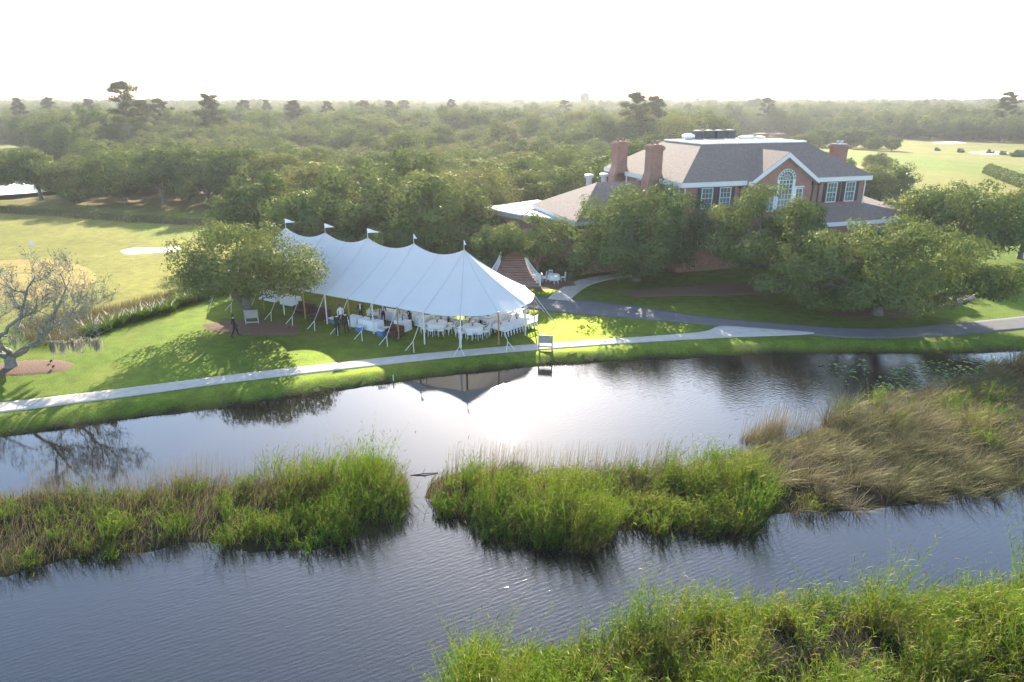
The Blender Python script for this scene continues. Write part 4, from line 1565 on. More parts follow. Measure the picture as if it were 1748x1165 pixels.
# ---------------------------------------------------------------- clubhouse
def clubhouse():
    e = empty('clubhouse', (16.8, 68.7, 0), R(18))
    tag(e, 'two storey brick clubhouse with white trimmed gable and grey hipped roof', 'building')
    Lx, D, ez, tz, ins = 23.7, 18.0, 9.2, 12.5, 5.2
    wall = MB()
    wall.prism([(0.45, 0.45), (Lx - 0.45, 0.45), (Lx - 0.45, D - 0.45), (0.45, D - 0.45)], 0.0, 8.95)
    wall.build('wall', M['brick'], e)
    # gabled bay
    g0, g1, gc, gy0, pk = 8.2, 15.5, 11.85, -0.15, 11.55
    n = [(g0, gy0, 0), (g1, gy0, 0), (g1, gy0, 9.0), (gc, gy0, pk), (g0, gy0, 9.0), (g0, 5, 0), (g1, 5, 0), (g1, 5, 9.0), (gc, 5, pk), (g0, 5, 9.0)]
    MB().hull(n, [(0, 1, 2, 3, 4), (0, 4, 9, 5), (1, 6, 7, 2), (5, 9, 8, 7, 6)]).build('gable_wall', M['brick'], e)
    # main roof: four hipped slopes with a flat deck
    roof = MB()
    o = [(0, 0, ez), (Lx, 0, ez), (Lx, D, ez), (0, D, ez)]
    i_ = [(ins, ins, tz), (Lx - ins, ins, tz), (Lx - ins, D - ins, tz), (ins, D - ins, tz)]
    roof.hull(o + i_, [(0, 1, 5, 4), (1, 2, 6, 5), (2, 3, 7, 6), (3, 0, 4, 7)])
    rf = roof.build('roof', M['shingle'], e)
    MB().prism([(ins - 0.1, ins - 0.1), (Lx - ins + 0.1, ins - 0.1), (Lx - ins + 0.1, D - ins + 0.1), (ins - 0.1, D - ins + 0.1)], tz - 0.02, tz + 0.12).build('roof_deck', M['membrane'], rf)
    # gable roof
    sl = 0.42
    gr = MB()
    for s in (-1, 1):
        x0 = gc + s * 4.15
        th = 0.16
        a = [(gc, gy0 - 0.45, pk + 0.42), (x0, gy0 - 0.45, ez - 0.05), (x0, 5.0, ez - 0.05), (gc, 5.0, pk + 0.42)]
        gr.hull(a + [(p[0], p[1], p[2] - th) for p in a], [(0, 1, 2, 3) if s > 0 else (3, 2, 1, 0), (0, 4, 5, 1), (1, 5, 6, 2), (4, 7, 6, 5)])
    gr.build('gable_roof', M['shingle'], e)
    # raking cornices
    for s in (-1, 1):
        x0 = gc + s * 4.18
        dz = (pk + 0.36 - (ez - 0.12))
        a = [(gc, gy0 - 0.52, pk + 0.37), (x0, gy0 - 0.52, ez - 0.10), (x0, gy0 - 0.52, ez - 0.52), (gc, gy0 - 0.52, pk - 0.12)]
        b = [(p[0], gy0 + 0.02, p[2]) for p in a]
        MB().hull(a + b, [(0, 1, 2, 3), (4, 7, 6, 5), (0, 4, 5, 1), (1, 5, 6, 2), (2, 6, 7, 3)]).build('raking_cornice', M['white_paint'], e)
    # eaves
    fz0, fz1 = 8.72, 9.185
    for x0, x1, y0, y1 in ((0.02, 7.62, 0.02, 0.50), (16.1, Lx - 0.02, 0.02, 0.50), (0.02, 0.50, 0.50, D - 0.02), (Lx - 0.5, Lx - 0.02, 0.50, D - 0.02), (0.50, Lx - 0.5, D - 0.5, D - 0.02)):
        MB().box(x0, x1, y0, y1, fz0, fz1).build('eaves_cornice', M['white_paint'], e)
    # windows

    def window(x0, x1, z0, z1, y, side=None, nxp=3, nzp=4, parent=e):
        """sash window on the front (y) or on the west side (side = x)"""
        def bx(m, a0, a1, d0, d1, c0, c1):
            if side is None:
                m.box(a0, a1, y - d1, y - d0, c0, c1)
            else:
                m.box(side - d1, side - d0, a0, a1, c0, c1)
        f = MB()
        w = 0.075
        bx(f, x0 - w, x0, 0.0, 0.12, z0 - w, z1 + w)
        bx(f, x1, x1 + w, 0.0, 0.12, z0 - w, z1 + w)
        bx(f, x0, x1, 0.0, 0.12, z1, z1 + w)
        bx(f, x0, x1, 0.0, 0.16, z0 - w, z0)
        fo = f.build('window', M['white_paint'], parent)
        g = MB()
        bx(g, x0, x1, 0.004, 0.03, z0, z1)
        g.build('pane', M['glass'], fo)
        b = MB()
        for i in range(1, nxp):
            c = x0 + (x1 - x0) * i / nxp
            bx(b, c - 0.013, c + 0.013, 0.034, 0.07, z0, z1)
        for i in range(1, nzp):
            c = z0 + (z1 - z0) * i / nzp
            h = 0.03 if i * 2 == nzp else 0.013
            bx(b, x0, x1, 0.036, 0.075, c - h, c + h)
        b.build('glazing_bars', M['white_paint'], fo)

    def shutter(x0, x1, z0, z1, y):
        s = MB()
        s.box(x0, x1, y - 0.07, y, z0, z1)
        k = int((z1 - z0) / 0.12)
        for i in range(k):
            c = z0 + 0.1 + (z1 - z0 - 0.2) * i / max(1, k - 1)
            s.box(x0 + 0.05, x1 - 0.05, y - 0.09, y - 0.071, c - 0.035, c + 0.02)
        s.build('shutter', M['shutter'], e)
    yf = 0.45
    for c in (3.22, 5.36, 18.75, 21.2):
        window(c - 0.58, c + 0.58, 6.55, 8.5, yf)
        window(c - 0.58, c + 0.58, 2.6, 4.7, yf)
        for z0, z1 in ((6.5, 8.55), (2.55, 4.75)):
            shutter(c - 1.12, c - 0.70, z0, z1, yf)
            shutter(c + 0.70, c + 1.12, z0, z1, yf)
    window(1.1, 2.05, 6.55, 8.5, 0, side=0.45)
    window(2.75, 3.7, 6.55, 8.5, 0, side=0.45)
    window(9.0, 10.0, 6.55, 8.5, 0, side=0.45)
    # palladian window
    yg = gy0
    wo = MB()
    cx, rz_, ra = gc + 0.35, 9.15, 0.82
    seg = 20
    outer = [(cx - ra - 0.28, 6.0)] + [(cx - (ra + 0.28) * math.cos(math.pi * k / seg), rz_ + (ra + 0.28) * math.sin(math.pi * k / seg)) for k in range(seg + 1)] + [(cx + ra + 0.28, 6.0)]
    inner = [(cx - ra, 6.0)] + [(cx - ra * math.cos(math.pi * k / seg), rz_ + ra * math.sin(math.pi * k / seg)) for k in range(seg + 1)] + [(cx + ra, 6.0)]
    for k in range(len(outer) - 1):
        p, q, s, t = outer[k], outer[k + 1], inner[k + 1], inner[k]
        wo.hull([(p[0], yg - 0.12, p[1]), (q[0], yg - 0.12, q[1]), (s[0], yg - 0.12, s[1]), (t[0], yg - 0.12, t[1]), (p[0], yg - 0.002, p[1]), (q[0], yg - 0.002, q[1]), (s[0], yg - 0.002, s[1]), (t[0], yg - 0.002, t[1])],
                [(0, 1, 2, 3), (0, 4, 5, 1), (2, 6, 7, 3)])
    w2 = wo.build('arched_window', M['white_paint'], e)
    gl = MB()
    gl.v = [(x, yg - 0.02, z) for x, z in inner]
    gl.f = [tuple(range(len(inner)))]
    gl.build('pane', M['glass'], w2)
    br = MB()
    for k in range(1, 4):
        c = cx - ra + 2 * ra * k / 4
        br.box(c - 0.025, c + 0.025, yg - 0.075, yg - 0.03, 6.0, rz_)
    for z in (6.55, 7.1, 7.65, 8.2, 8.7, 9.1):
        br.box(cx - ra, cx + ra, yg - 0.08, yg - 0.032, z - 0.03, z + 0.03)
    for k in range(1, 6):
        an = math.pi * k / 6
        br.tube([(cx + 0.15 * math.cos(an), yg - 0.055, rz_ + 0.15 * math.sin(an)), (cx + ra * math.cos(an), yg - 0.055, rz_ + ra * math.sin(an))], 0.022, 4)
    for rr in (0.16, 0.5):
        br.tube([(cx - rr * math.cos(math.pi * k / 12), yg - 0.055, rz_ + rr * math.sin(math.pi * k / 12)) for k in range(13)], 0.022, 4)
    br.build('glazing_bars', M['white_paint'], w2)
    # brick arch of dark voussoirs round the fanlight
    vb = MB()
    for k in range(9):
        a0 = math.pi * (k + 0.14) / 9
        a1 = math.pi * (k + 0.86) / 9
        r0, r1 = ra + 0.07, ra + 0.23
        pts = [(cx - rq * math.cos(an), yg - 0.135, rz_ + rq * math.sin(an)) for rq, an in ((r0, a0), (r1, a0), (r1, a1), (r0, a1))]
        vb.quad(*pts)
    vb.build('fan_panes', M['glass'], w2)
    for s in (-1, 1):
        window(cx + s * 1.75 - 0.38, cx + s * 1.75 + 0.38, 6.0, 8.15, yg, nxp=2, nzp=5)
        MB().box(cx + s * 1.24 - 0.13, cx + s * 1.24 + 0.13, yg - 0.10, yg, 6.0, 8.3).build('mullion_panel', M['white_paint'], e)
    MB().box(cx - 2.3, cx - 1.12, yg - 0.16, yg, 8.30, 8.45).build('window_head', M['white_paint'], e)
    MB().box(cx + 1.12, cx + 2.3, yg - 0.16, yg, 8.30, 8.45).build('window_head', M['white_paint'], e)
    # downpipes
    MB().tube([(0.62, 0.36, 1.0), (0.62, 0.36, 8.7)], 0.07, 8).build('downpipe', M['white_paint'], e)
    MB().tube([(Lx - 0.62, 0.36, 1.0), (Lx - 0.62, 0.36, 8.7)], 0.07, 8).build('downpipe', M['white_paint'], e)
    for x in (7.05, 7.62, 16.15, 16.9):
        b = MB().tube([(x, 0.3, 1.0), (x, 0.3, 8.5)], 0.075, 8)
        b.box(x - 0.15, x + 0.15, 0.15, 0.44, 8.4, 8.8)
        b.build('downpipe', M['dark_metal'], e)
    # chimneys with corbelled heads

    def chimney(x, y, w, d, z0, z1, cap=False):
        c = MB()
        c.box(x - w / 2, x + w / 2, y - d / 2, y + d / 2, z0, z1 - 0.5)
        c.box(x - w / 2 - 0.08, x + w / 2 + 0.08, y - d / 2 - 0.08, y + d / 2 + 0.08, z1 - 0.5, z1 - 0.36)
        c.box(x - w / 2 - 0.16, x + w / 2 + 0.16, y - d / 2 - 0.16, y + d / 2 + 0.16, z1 - 0.36, z1 - 0.16)
        c.box(x - w / 2 - 0.06, x + w / 2 + 0.06, y - d / 2 - 0.06, y + d / 2 + 0.06, z1 - 0.16, z1)
        # sloped shoulder
        c.hull([(x - w / 2 - 0.3, y - d / 2, z0), (x + w / 2 + 0.3, y - d / 2, z0), (x + w / 2 + 0.3, y + d / 2, z0), (x - w / 2 - 0.3, y + d / 2, z0),
                (x - w / 2 - 0.3, y - d / 2, 9.0), (x + w / 2 + 0.3, y - d / 2, 9.0), (x + w / 2 + 0.3, y + d / 2, 9.0), (x - w / 2 - 0.3, y + d / 2, 9.0),
                (x - w / 2 - .002, y - d / 2 + 0.002, 9.8), (x + w / 2 + .002, y - d / 2 + 0.002, 9.8), (x + w / 2 + .002, y + d / 2 - 0.002, 9.8), (x - w / 2 - .002, y + d / 2 - 0.002, 9.8)],
               [(0, 1, 5, 4), (1, 2, 6, 5), (2, 3, 7, 6), (3, 0, 4, 7), (4, 5, 9, 8), (5, 6, 10, 9), (6, 7, 11, 10), (7, 4, 8, 11)])
        co = c.build('chimney', M['brick'], e)
        m = MB()
        m.box(x - w / 2 + 0.1, x + w / 2 - 0.1, y - d / 2 + 0.1, y + d / 2 - 0.1, z1, z1 + 0.10)
        for k in (-1, 1):
            m.lathe([(0.16, z1 + 0.1), (0.14, z1 + 0.42), (0.17, z1 + 0.45)], 10, x + k * w * 0.22, y)
        m.build('chimney_cap', M['grey_metal'] if cap else M['brick'], co)
    chimney(-0.35, 5.3, 1.25, 1.5, 0.5, 12.5)
    chimney(-0.35, 13.2, 1.25, 1.5, 0.5, 12.4)
    chimney(Lx + 0.35, 6.0, 1.25, 1.5, 0.5, 12.1, True)
    # one-storey part on the east with its own hipped roof
    MB().prism([(16.2, -1.5), (29.2, -1.5), (29.2, 14.5), (16.2, 14.5)], 0, 4.3).build('east_wing_wall', M['brick'], e)
    X0, X1, Y0, Y1 = 15.9, 29.7, -2.0, 15.0
    MB().hull([(X0, Y0, 4.75), (X1, Y0, 4.75), (X1, Y1, 4.75), (X0, Y1, 4.75), (X0, 0.44, 6.25), (23.26, 0.44, 6.25), (23.26, Y1 - 5, 8.2)],
              [(0, 1, 5, 4), (1, 2, 6, 5), (2, 3, 6)]).build('east_wing_roof', M['shingle'], e)
    MB().box(X0, X1 - 0.02, Y0 + 0.02, Y0 + 0.4, 4.3, 4.735).build('east_wing_cornice', M['white_paint'], e)
    MB().box(X1 - 0.4, X1 - 0.02, Y0 + 0.4, Y1, 4.3, 4.735).build('east_wing_cornice', M['white_paint'], e)
    window(20.0, 21.2, 1.9, 3.8, -1.5)
    window(24.0, 25.2, 1.9, 3.8, -1.5)
    # west wing: hipped roof
    MB().prism([(-9.6, 3.0), (0.43, 3.0), (0.43, 15.0), (-9.6, 15.0)], 0, 5.3).build('west_wing_wall', M['brick'], e)
    X0, Y0, Y1 = -10.2, 2.4, 15.6
    MB().hull([(X0, Y0, 5.5), (0.42, Y0, 5.5), (0.42, Y1, 5.5), (X0, Y1, 5.5), (-5.0, 9.0, 8.5), (0.42, 9.0, 8.5)],
              [(0, 1, 5, 4), (3, 0, 4), (2, 3, 4, 5)]).build('west_wing_roof', M['shingle'], e)
    MB().box(X0 + 0.02, 0.40, Y0 + 0.02, Y0 + 0.4, 5.1, 5.485).build('west_wing_cornice', M['white_paint'], e)
    MB().box(X0 + 0.02, X0 + 0.4, Y0 + 0.4, Y1, 5.1, 5.485).build('west_wing_cornice', M['white_paint'], e)
    for x, y, z in ((-4.4, 12.5, 7.0), (-2.4, 12.8, 7.0)):
        b = MB().tube([(x, y, z - 1.0), (x, y, z + 1.6)], 0.32, 12)
        b.lathe([(0.32, z + 1.6), (0.52, z + 1.65), (0.52, z + 1.95), (0.2, z + 2.05)], 12, x, y)
        b.build('roof_vent', M['grey_metal'], e)
    MB().tube([(-1.6, 8.8, 8.3), (-1.6, 8.8, 9.1)], 0.06, 8).build('vent_pipe', M['white_paint'], e)


clubhouse()


def flat_wing():
    e = empty('flat_roofed_pavilion', (3.5, 79.5, 0))
    tag(e, 'low pavilion with a flat white roof beside the clubhouse wing', 'building')
    poly = [(-3.4, 81.2), (0.6, 76.2), (5.6, 72.4), (8.2, 77.5), (7.8, 81.5), (3.2, 87.5)]
    c = (3.5, 79.5)
    rel = [(x - c[0], y - c[1]) for x, y in poly]
    sh = [(x * 0.93, y * 0.93) for x, y in rel]
    MB().prism(sh, 0, 4.55).build('wall', M['brick'], e)
    MB().prism(rel, 4.5, 5.0).build('roof', M['membrane'], e)
    MB().prism([(x * 1.012, y * 1.012) for x, y in rel], 4.42, 4.86).build('fascia', M['weathered'], e)
    MB().tube([(-3, 1, 5.0), (-3, 1, 5.5)], 0.09, 8).build('roof_vent', M['grey_metal'], e)


flat_wing()


# roof plant on the clubhouse deck (each one stands by itself on the roof)
def club(x, y, z):
    a = R(18)
    return (16.8 + x * math.cos(a) - y * math.sin(a), 68.7 + x * math.sin(a) + y * math.cos(a), z)


cond_parts = None
for k, (x, y) in enumerate([(8.6, 11.5), (10.2, 11.7), (11.5, 11.6), (13.2, 11.9)]):
    e = empty('condenser_unit', club(x, y, 12.62), R(18))
    tag(e, 'dark finned condenser standing on the flat roof deck', 'condenser', 'condensers on the clubhouse roof')
    if cond_parts is None:
        b = MB().box(-0.5, 0.5, -0.5, 0.5, 0.08, 0.95)
        for i in range(9):
            z = 0.14 + i * 0.085
            b.box(-0.53, 0.53, -0.53, 0.53, z, z + 0.03)
        cond_parts = [('casing', b.mesh('casing', M['dark_metal'])),
                      ('fan_grille', MB().lathe([(0.42, 0.95), (0.42, 1.0), (0.10, 1.05)], 16).mesh('fan_grille', M['grey_metal'])),
                      ('base', MB().box(-0.55, 0.55, -0.55, 0.55, 0.0, 0.078).mesh('base', M['grey_metal']))]
    for nm, me in cond_parts:
        link(bpy.data.objects.new(nm, me), e)
e = empty('roof_fan', club(7.0, 10.8, 12.62))
tag(e, 'squat pale exhaust fan on the flat roof deck', 'fan')
MB().lathe([(0.4, 0), (0.4, 0.25), (0.72, 0.3), (0.72, 0.55), (0.3, 0.72)], 18).build('hood', M['white_paint'], e)
MB().box(-0.45, 0.45, -0.45, 0.45, 0, 0.2).build('curb', M['grey_metal'], e)
for x, y, w in ((14.4, 10.5, 0.7), (15.4, 10.9, 0.45), (16.3, 10.2, 0.4)):
    e = empty('roof_vent_box', club(x, y, 12.62), R(18))
    tag(e, 'small white vent box beside the dark condensers', 'vent', 'vent boxes on the clubhouse roof')
    MB().box(-w, w, -0.35, 0.35, 0, 0.28).build('box', M['white_paint'], e)
    MB().hull([(-w - .05, -0.4, 0.28), (w + .05, -0.4, 0.28), (w + .05, 0.4, 0.28), (-w - .05, 0.4, 0.28), (0, 0, 0.42)], [(0, 1, 4), (1, 2, 4), (2, 3, 4), (3, 0, 4), (3, 2, 1, 0)]).build('cap', M['white_paint'], e)
e = empty('roof_hatch', club(18.0, 12.4, 12.62), R(18))
tag(e, 'brown hatch box at the far edge of the roof deck', 'hatch')
MB().box(-0.8, 0.8, -0.4, 0.4, 0, 0.45).build('curb', M['wood'], e)
MB().box(-0.85, 0.85, -0.45, 0.45, 0.45, 0.52).build('lid', M['wood'], e)


# ---------------------------------------------------------------- brick steps with flared white railings
def brick_steps():
    e = empty('garden_steps', (0.1, 63.4, 0))
    tag(e, 'brick garden steps flanked by flared white railings behind the tent', 'steps')
    n, rise, run = 15, 0.165, 0.34

    def half(t):
        return 1.15 + 1.5 * (1 - t) ** 2.2
    for i in range(n):
        t = i / (n - 1)
        w = half(t)
        MB().box(-w, w, i * run, n * run + 0.6, i * rise if i == 0 else i * rise + 0.0, (i + 1) * rise - 0.001 * (i % 2)).build('step', M['step_brick'], e)
    MB().box(-1.6, 1.6, n * run + 0.602, n * run + 3.2, 0, n * rise + 0.01).build('landing', M['step_brick'], e)
    for s in (-1, 1):
        top, bot = [], []
        for k in range(17):
            t = k / 16
            x = s * (half(t) - 0.06)
            y = t * n * run + 0.12
            z = rise + t * (n - 1) * rise + (0.25 if k == 0 else 0)
            top.append((x, y, rise + t * (n - 1) * rise + 0.95))
            bot.append((x, y, rise + t * (n - 1) * rise + 0.12))
        MB().tube(top, 0.055, 6).build('handrail', M['white_paint'], e)
        MB().tube(bot, 0.045, 6).build('bottom_rail', M['white_paint'], e)
        P, Q = resample(top, 34), resample(bot, 34)
        for p, q in zip(P[1:-1], Q[1:-1]):
            MB().box(p[0] - 0.022, p[0] + 0.022, p[1] - 0.022, p[1] + 0.022, q[2], p[2]).build('baluster', M['white_paint'], e)
        for p in (top[0], top[-1]):
            MB().box(p[0] - 0.09, p[0] + 0.09, p[1] - 0.09, p[1] + 0.09, p[2] - 1.1, p[2] + 0.12).build('newel_post', M['white_paint'], e)


brick_steps()


# ---------------------------------------------------------------- the sailcloth tent
PA, PB = np.array([-20.5, 61.7]), np.array([-3.7, 52.0])
AX = (PB - PA) / np.linalg.norm(PB - PA)
NX = np.array([AX[1], -AX[0]])            # towards the pond
if NX[1] > 0:
    NX = -NX
LEN = float(np.linalg.norm(PB - PA))
RAD, EAVE, PEAK = 5.45, 2.45, 6.05
SP = LEN / 4


def tent():
    e = empty('sailcloth_tent', (*((PA + PB) / 2), 0))
    tag(e, 'long white sailcloth tent with five pennant topped peaks', 'tent')
    c0 = (PA + PB) / 2

    def loc(a, b, z):                      # a along the ridge from PA, b across towards the pond
        p = PA + AX * a + NX * b - c0
        return (float(p[0]), float(p[1]), float(z))

    def ridge(a):
        f = (a / SP) % 1.0
        f = min(f, 1 - f) * 2
        return PEAK - 0.60 * (1 - (1 - f) ** 2)
    # perimeter stations, clockwise: pond side, east end, back side, west end
    st = []
    K = 40
    for k in range(K):
        st.append(('s', LEN * k / K, 1))
    for k in range(24):
        st.append(('e', math.pi / 2 - math.pi * k / 24, 1))
    for k in range(K):
        st.append(('s', LEN * (1 - k / K), -1))
    for k in range(24):
        st.append(('w', -math.pi / 2 - math.pi * k / 24, 1))
    nst, T = len(st), 14
    # poles: every ~2.4 m
    V = []
    per = []
    for i, (kind, q, s) in enumerate(st):
        if kind == 's':
            a0, b0, bx, by = q, 0.0, q, s * RAD
            ph = q / (SP / 2)
        else:
            a0 = LEN if kind == 'e' else 0.0
            bx, by = a0 + RAD * math.cos(q), RAD * math.sin(q)
            ph = (q + math.pi / 2) / (math.pi / 6)
            b0 = 0
        fr = abs((ph % 1.0) - 0.5) * 2     # 1 at poles, 0 between
        scal = 1 - fr ** 2 if True else 0
        pull = 1 - 0.035 * scal
        ez = EAVE - 0.10 * scal
        rz = ridge(a0) if kind == 's' else PEAK
        per.append((bx, by))
        for t in range(T + 1):
            u = t / T
            w = u ** 1.0
            aa = bx + (a0 - bx) * w
            bb = by * pull + (0 - by * pull) * w
            prof = 0.80 * u + 0.20 * u ** 2.6
            z = ez + (rz - ez) * prof
            V.append(loc(aa, bb, z))
    F = []
    for i in range(nst):
        j = (i + 1) % nst
        for t in range(T):
            F.append((i * (T + 1) + t, j * (T + 1) + t, j * (T + 1) + t + 1, i * (T + 1) + t + 1))
    cm = mesh_np('canopy', V, F, M['canvas'], smooth=True)
    cano = link(bpy.data.objects.new('canopy', cm), e)
    # sewn seams following the slope, and hem
    sm = []
    for i, (kind, q, s) in enumerate(st):
        is_pole = (kind == 's' and (i % 5 == 0)) or (kind != 's' and i % 4 == 0)
        if not is_pole:
            continue
        pts = [Vector(V[i * (T + 1) + t]) + Vector((0, 0, 0.012)) for t in range(T + 1)]
        MB().tube(pts, 0.013, 4).build('seam', M['seam'], cano)
    MB().tube([Vector(V[i * (T + 1)]) for i in range(nst)] + [Vector(V[0])], 0.03, 5).build('hem_rope', M['white_wood'], cano)
    # side poles, guy straps, stakes
    for i, (kind, q, s) in enumerate(st):
        on = (kind == 's' and i % 5 == 0) or (kind != 's' and i % 4 == 0)
        if not on:
            continue
        p = Vector(V[i * (T + 1)])
        MB().tube([(p.x, p.y, -0.05), (p.x, p.y, p.z + 0.05)], 0.055, 7).build('side_pole', M['wood'] if (i // 5) % 2 else M['white_wood'], e)
        if kind == 's':
            d = Vector((*(NX * s), 0))
        else:
            cc = LEN if kind == 'e' else 0.0
            dd = AX * (per[i][0] - cc) + NX * per[i][1]
            d = Vector((*dd, 0)).normalized()
        side = Vector((-d.y, d.x, 0))
        tip = Vector((p.x, p.y, p.z))
        y0 = tip + d * 1.35 - Vector((0, 0, p.z - 0.62))
        g = MB().tube([tip, y0], 0.022, 4)
        for sg in (-1, 1):
            g.tube([y0, y0 + d * 0.45 + side * 0.42 * sg - Vector((0, 0, 0.66))], 0.026, 4)
        g.build('guy_strap', M['white_paint'], e)
    # peaks
    for k in range(5):
        a = SP * k
        p = loc(a, 0, PEAK)
        MB().tube([(p[0], p[1], -0.05), (p[0], p[1], PEAK - 0.02)], 0.08, 8).build('centre_pole', M['wood'], e)
        MB().tube([(p[0], p[1], PEAK - 0.02), (p[0], p[1], PEAK + 0.78)], 0.02, 6).build('flagstaff', M['white_wood'], e)
        L = (0.85, 0.8, 0.95, 0.5, 0.45)[k]
        fa = R((5, 0, -4, -50, -65)[k])
        top, bo = [], []
        for j in range(7):
            t = j / 6
            x = p[0] + L * t * math.cos(fa)
            y = p[1] + L * t * math.sin(fa) + 0.06 * math.sin(6 * t)
            zc = PEAK + 0.60 - 0.10 * t
            hw = 0.20 * (1 - 0.9 * t)
            top.append((x, y, zc + hw))
            bo.append((x, y, zc - hw))
        b = MB()
        b.v = top + bo + [(v[0], v[1] + 0.006, v[2]) for v in top + bo]
        b.f = [(j, j + 1, 8 + j, 7 + j) for j in range(6)] + [(14 + j, 21 + j, 22 + j, 15 + j) for j in range(6)]
        b.build('pennant', M['linen'], e)


tent()


# ---------------------------------------------------------------- tables, chairs, flowers
def chair_parts():
    p = [('seat', MB().box(-0.21, 0.21, -0.21, 0.21, 0.43, 0.475).mesh('seat', M['white_chair']))]
    b = MB()
    for x in (-0.19, 0.19):
        b.tube([(x, 0.20, 0.476), (x, 0.25, 0.93)], 0.02, 5)
    for z in (0.58, 0.70, 0.84, 0.92):
        b.box(-0.19, 0.19, 0.205 + (z - 0.476) * 0.11, 0.235 + (z - 0.476) * 0.11, z - 0.025, z + 0.025)
    p.append(('backrest', b.mesh('backrest', M['white_chair'])))
    for x in (-0.18, 0.18):
        for y in (-0.18, 0.18):
            p.append(('leg', MB().tube([(x * 1.05, y * 1.1, 0), (x, y, 0.429)], 0.02, 5).mesh('leg', M['white_chair'])))
    return p


CH = chair_parts()


def chair(x, y, rz, label, group):
    e = empty('white_chair', place(x, y), rz)
    tag(e, label, 'chair', group)
    for nm, me in CH:
        link(bpy.data.objects.new(nm, me), e)


def cloth_round(rad, drop, seed):
    def w(an, z):
        return 0.035 * math.sin(an * 9 + seed) * max(0, (0.74 - z)) / 0.7
    b = MB()
    b.lathe([(rad * 1.10, 0.76 - drop), (rad * 1.05, 0.76 - drop * 0.5), (rad * 1.015, 0.745), (rad * 0.99, 0.762), (rad * 0.5, 0.766)], 36, wob=w)
    return b.mesh('tablecloth', M['linen'], True)


RT = [('tabletop', MB().lathe([(0.74, 0.70), (0.75, 0.74)], 28).mesh('tabletop', M['wood'])), ('pedestal', MB().lathe([(0.34, 0), (0.30, 0.04), (0.06, 0.08), (0.06, 0.70)], 16).mesh('pedestal', M['dark_metal']))]
CR = cloth_round(0.76, 0.45, 1)


def flowers(x, y, z, h, s, label, group, green=0.4):
    e = empty('flower_arrangement', (x, y, z))
    tag(e, label, 'flowers', group)
    MB().lathe([(0.09, 0), (0.05, 0.05), (0.045, h * 0.8), (0.10, h)], 12).build('vase', M['glass'], e)
    r = np.random.default_rng(int(abs(x * 100 + y)))
    n = 260
    d = r.normal(size=(n, 3))
    d /= np.linalg.norm(d, axis=1, keepdims=True)
    C = d * s * (r.uniform(0.4, 1, n) ** 0.5)[:, None] + np.array([0, 0, h + s * 0.6])
    V, F = leaf_quads(C, d + r.normal(size=(n, 3)) * 0.3, 0.055 * r.uniform(0.7, 1.4, n), r, 0.8)
    link(bpy.data.objects.new('bouquet', mesh_np('bouquet', V, F, M['flower'], np.repeat(np.clip(r.random(n) + 0.4 - green, 0, 1), 4))), e)


def round_table(x, y, nch, where, k):
    e = empty('round_table', place(x, y))
    tag(e, 'round banquet table ' + where, 'table', 'round tables under the tent')
    for nm, me in RT:
        link(bpy.data.objects.new(nm, me), e)
    c = link(bpy.data.objects.new('tablecloth', CR))
    c.location = e.location
    tag(c, 'white cloth on the round table ' + where, 'tablecloth', 'round white tablecloths')
    for i in range(nch):
        a = 2 * math.pi * (i + 0.3 * k) / nch
        chair(x + 1.12 * math.cos(a), y + 1.12 * math.sin(a), a - math.pi / 2, 'white slat back chair at the round table ' + where, 'chairs at the table ' + where)
    flowers(x, y, gz(x, y) + 0.767, 0.22, 0.20, 'low pink and white flowers on the round table ' + where, 'table flowers', 0.15)


rt = [((747, 566), 'beside the tall white pole'), ((807, 572), 'just inside the scalloped tent end'), ((760, 545), 'behind the pole-side table'), ((700, 548), 'beside the draped buffet'), ((818, 546), 'deep under the tent end')]
for k, ((u, v), w) in enumerate(rt):
    x, y = gp(u, v)
    round_table(x, y, 10, w, k)


def long_table(p0, p1, where, nper, k):
    p0, p1 = np.array(p0), np.array(p1)
    d = p1 - p0
    L = np.linalg.norm(d)
    a = math.atan2(d[1], d[0])
    c = (p0 + p1) / 2
    e = empty('long_table', place(*c), a)
    tag(e, 'long banquet table ' + where, 'table', 'long tables under the tent')
    MB().box(-L / 2, L / 2, -0.45, 0.45, 0.70, 0.74).build('tabletop', M['wood'], e)
    for s in (-1, 1):
        for t in (-1, 1):
            MB().box(s * (L / 2 - 0.3) - 0.04, s * (L / 2 - 0.3) + 0.04, t * 0.35 - 0.04, t * 0.35 + 0.04, 0, 0.70).build('leg', M['wood'], e)
    cl = MB()
    cl.box(-L / 2 - 0.01, L / 2 + 0.01, -0.47, 0.47, 0.742, 0.756)
    for s in (-1, 1):
        cl.box(-L / 2 - 0.01, L / 2 + 0.01, s * 0.47 - 0.006, s * 0.47 + 0.006, 0.42, 0.74)
        cl.box(s * (L / 2 + 0.012) - 0.006, s * (L / 2 + 0.012) + 0.006, -0.46, 0.46, 0.42, 0.74)
    co = cl.build('tablecloth', M['linen'])
    co.location = e.location
    co.rotation_euler = (0, 0, a)
    tag(co, 'white cloth on the long table ' + where, 'tablecloth', 'long white tablecloths')
    ux, un = d / L, np.array([-d[1], d[0]]) / L
    for i in range(nper):
        q = p0 + ux * (L * (i + 0.5) / nper)
        for s in (-1, 1):
            h = q + un * s * 0.72
            chair(h[0], h[1], a + (0 if s > 0 else math.pi), 'white slat back chair along the long table ' + where, 'chairs along the table ' + where)
    for i in range(4):
        q = p0 + ux * (L * (i + 0.5) / 4)
        flowers(q[0], q[1], gz(*q) + 0.758, 0.2, 0.17, 'pale flowers along the long table ' + where, 'long table flowers', 0.1)


long_table(gp(848, 572), gp(902, 553), 'nearest the path', 11, 0)
long_table(gp(826, 557), gp(884, 540), 'in the second row', 11, 1)


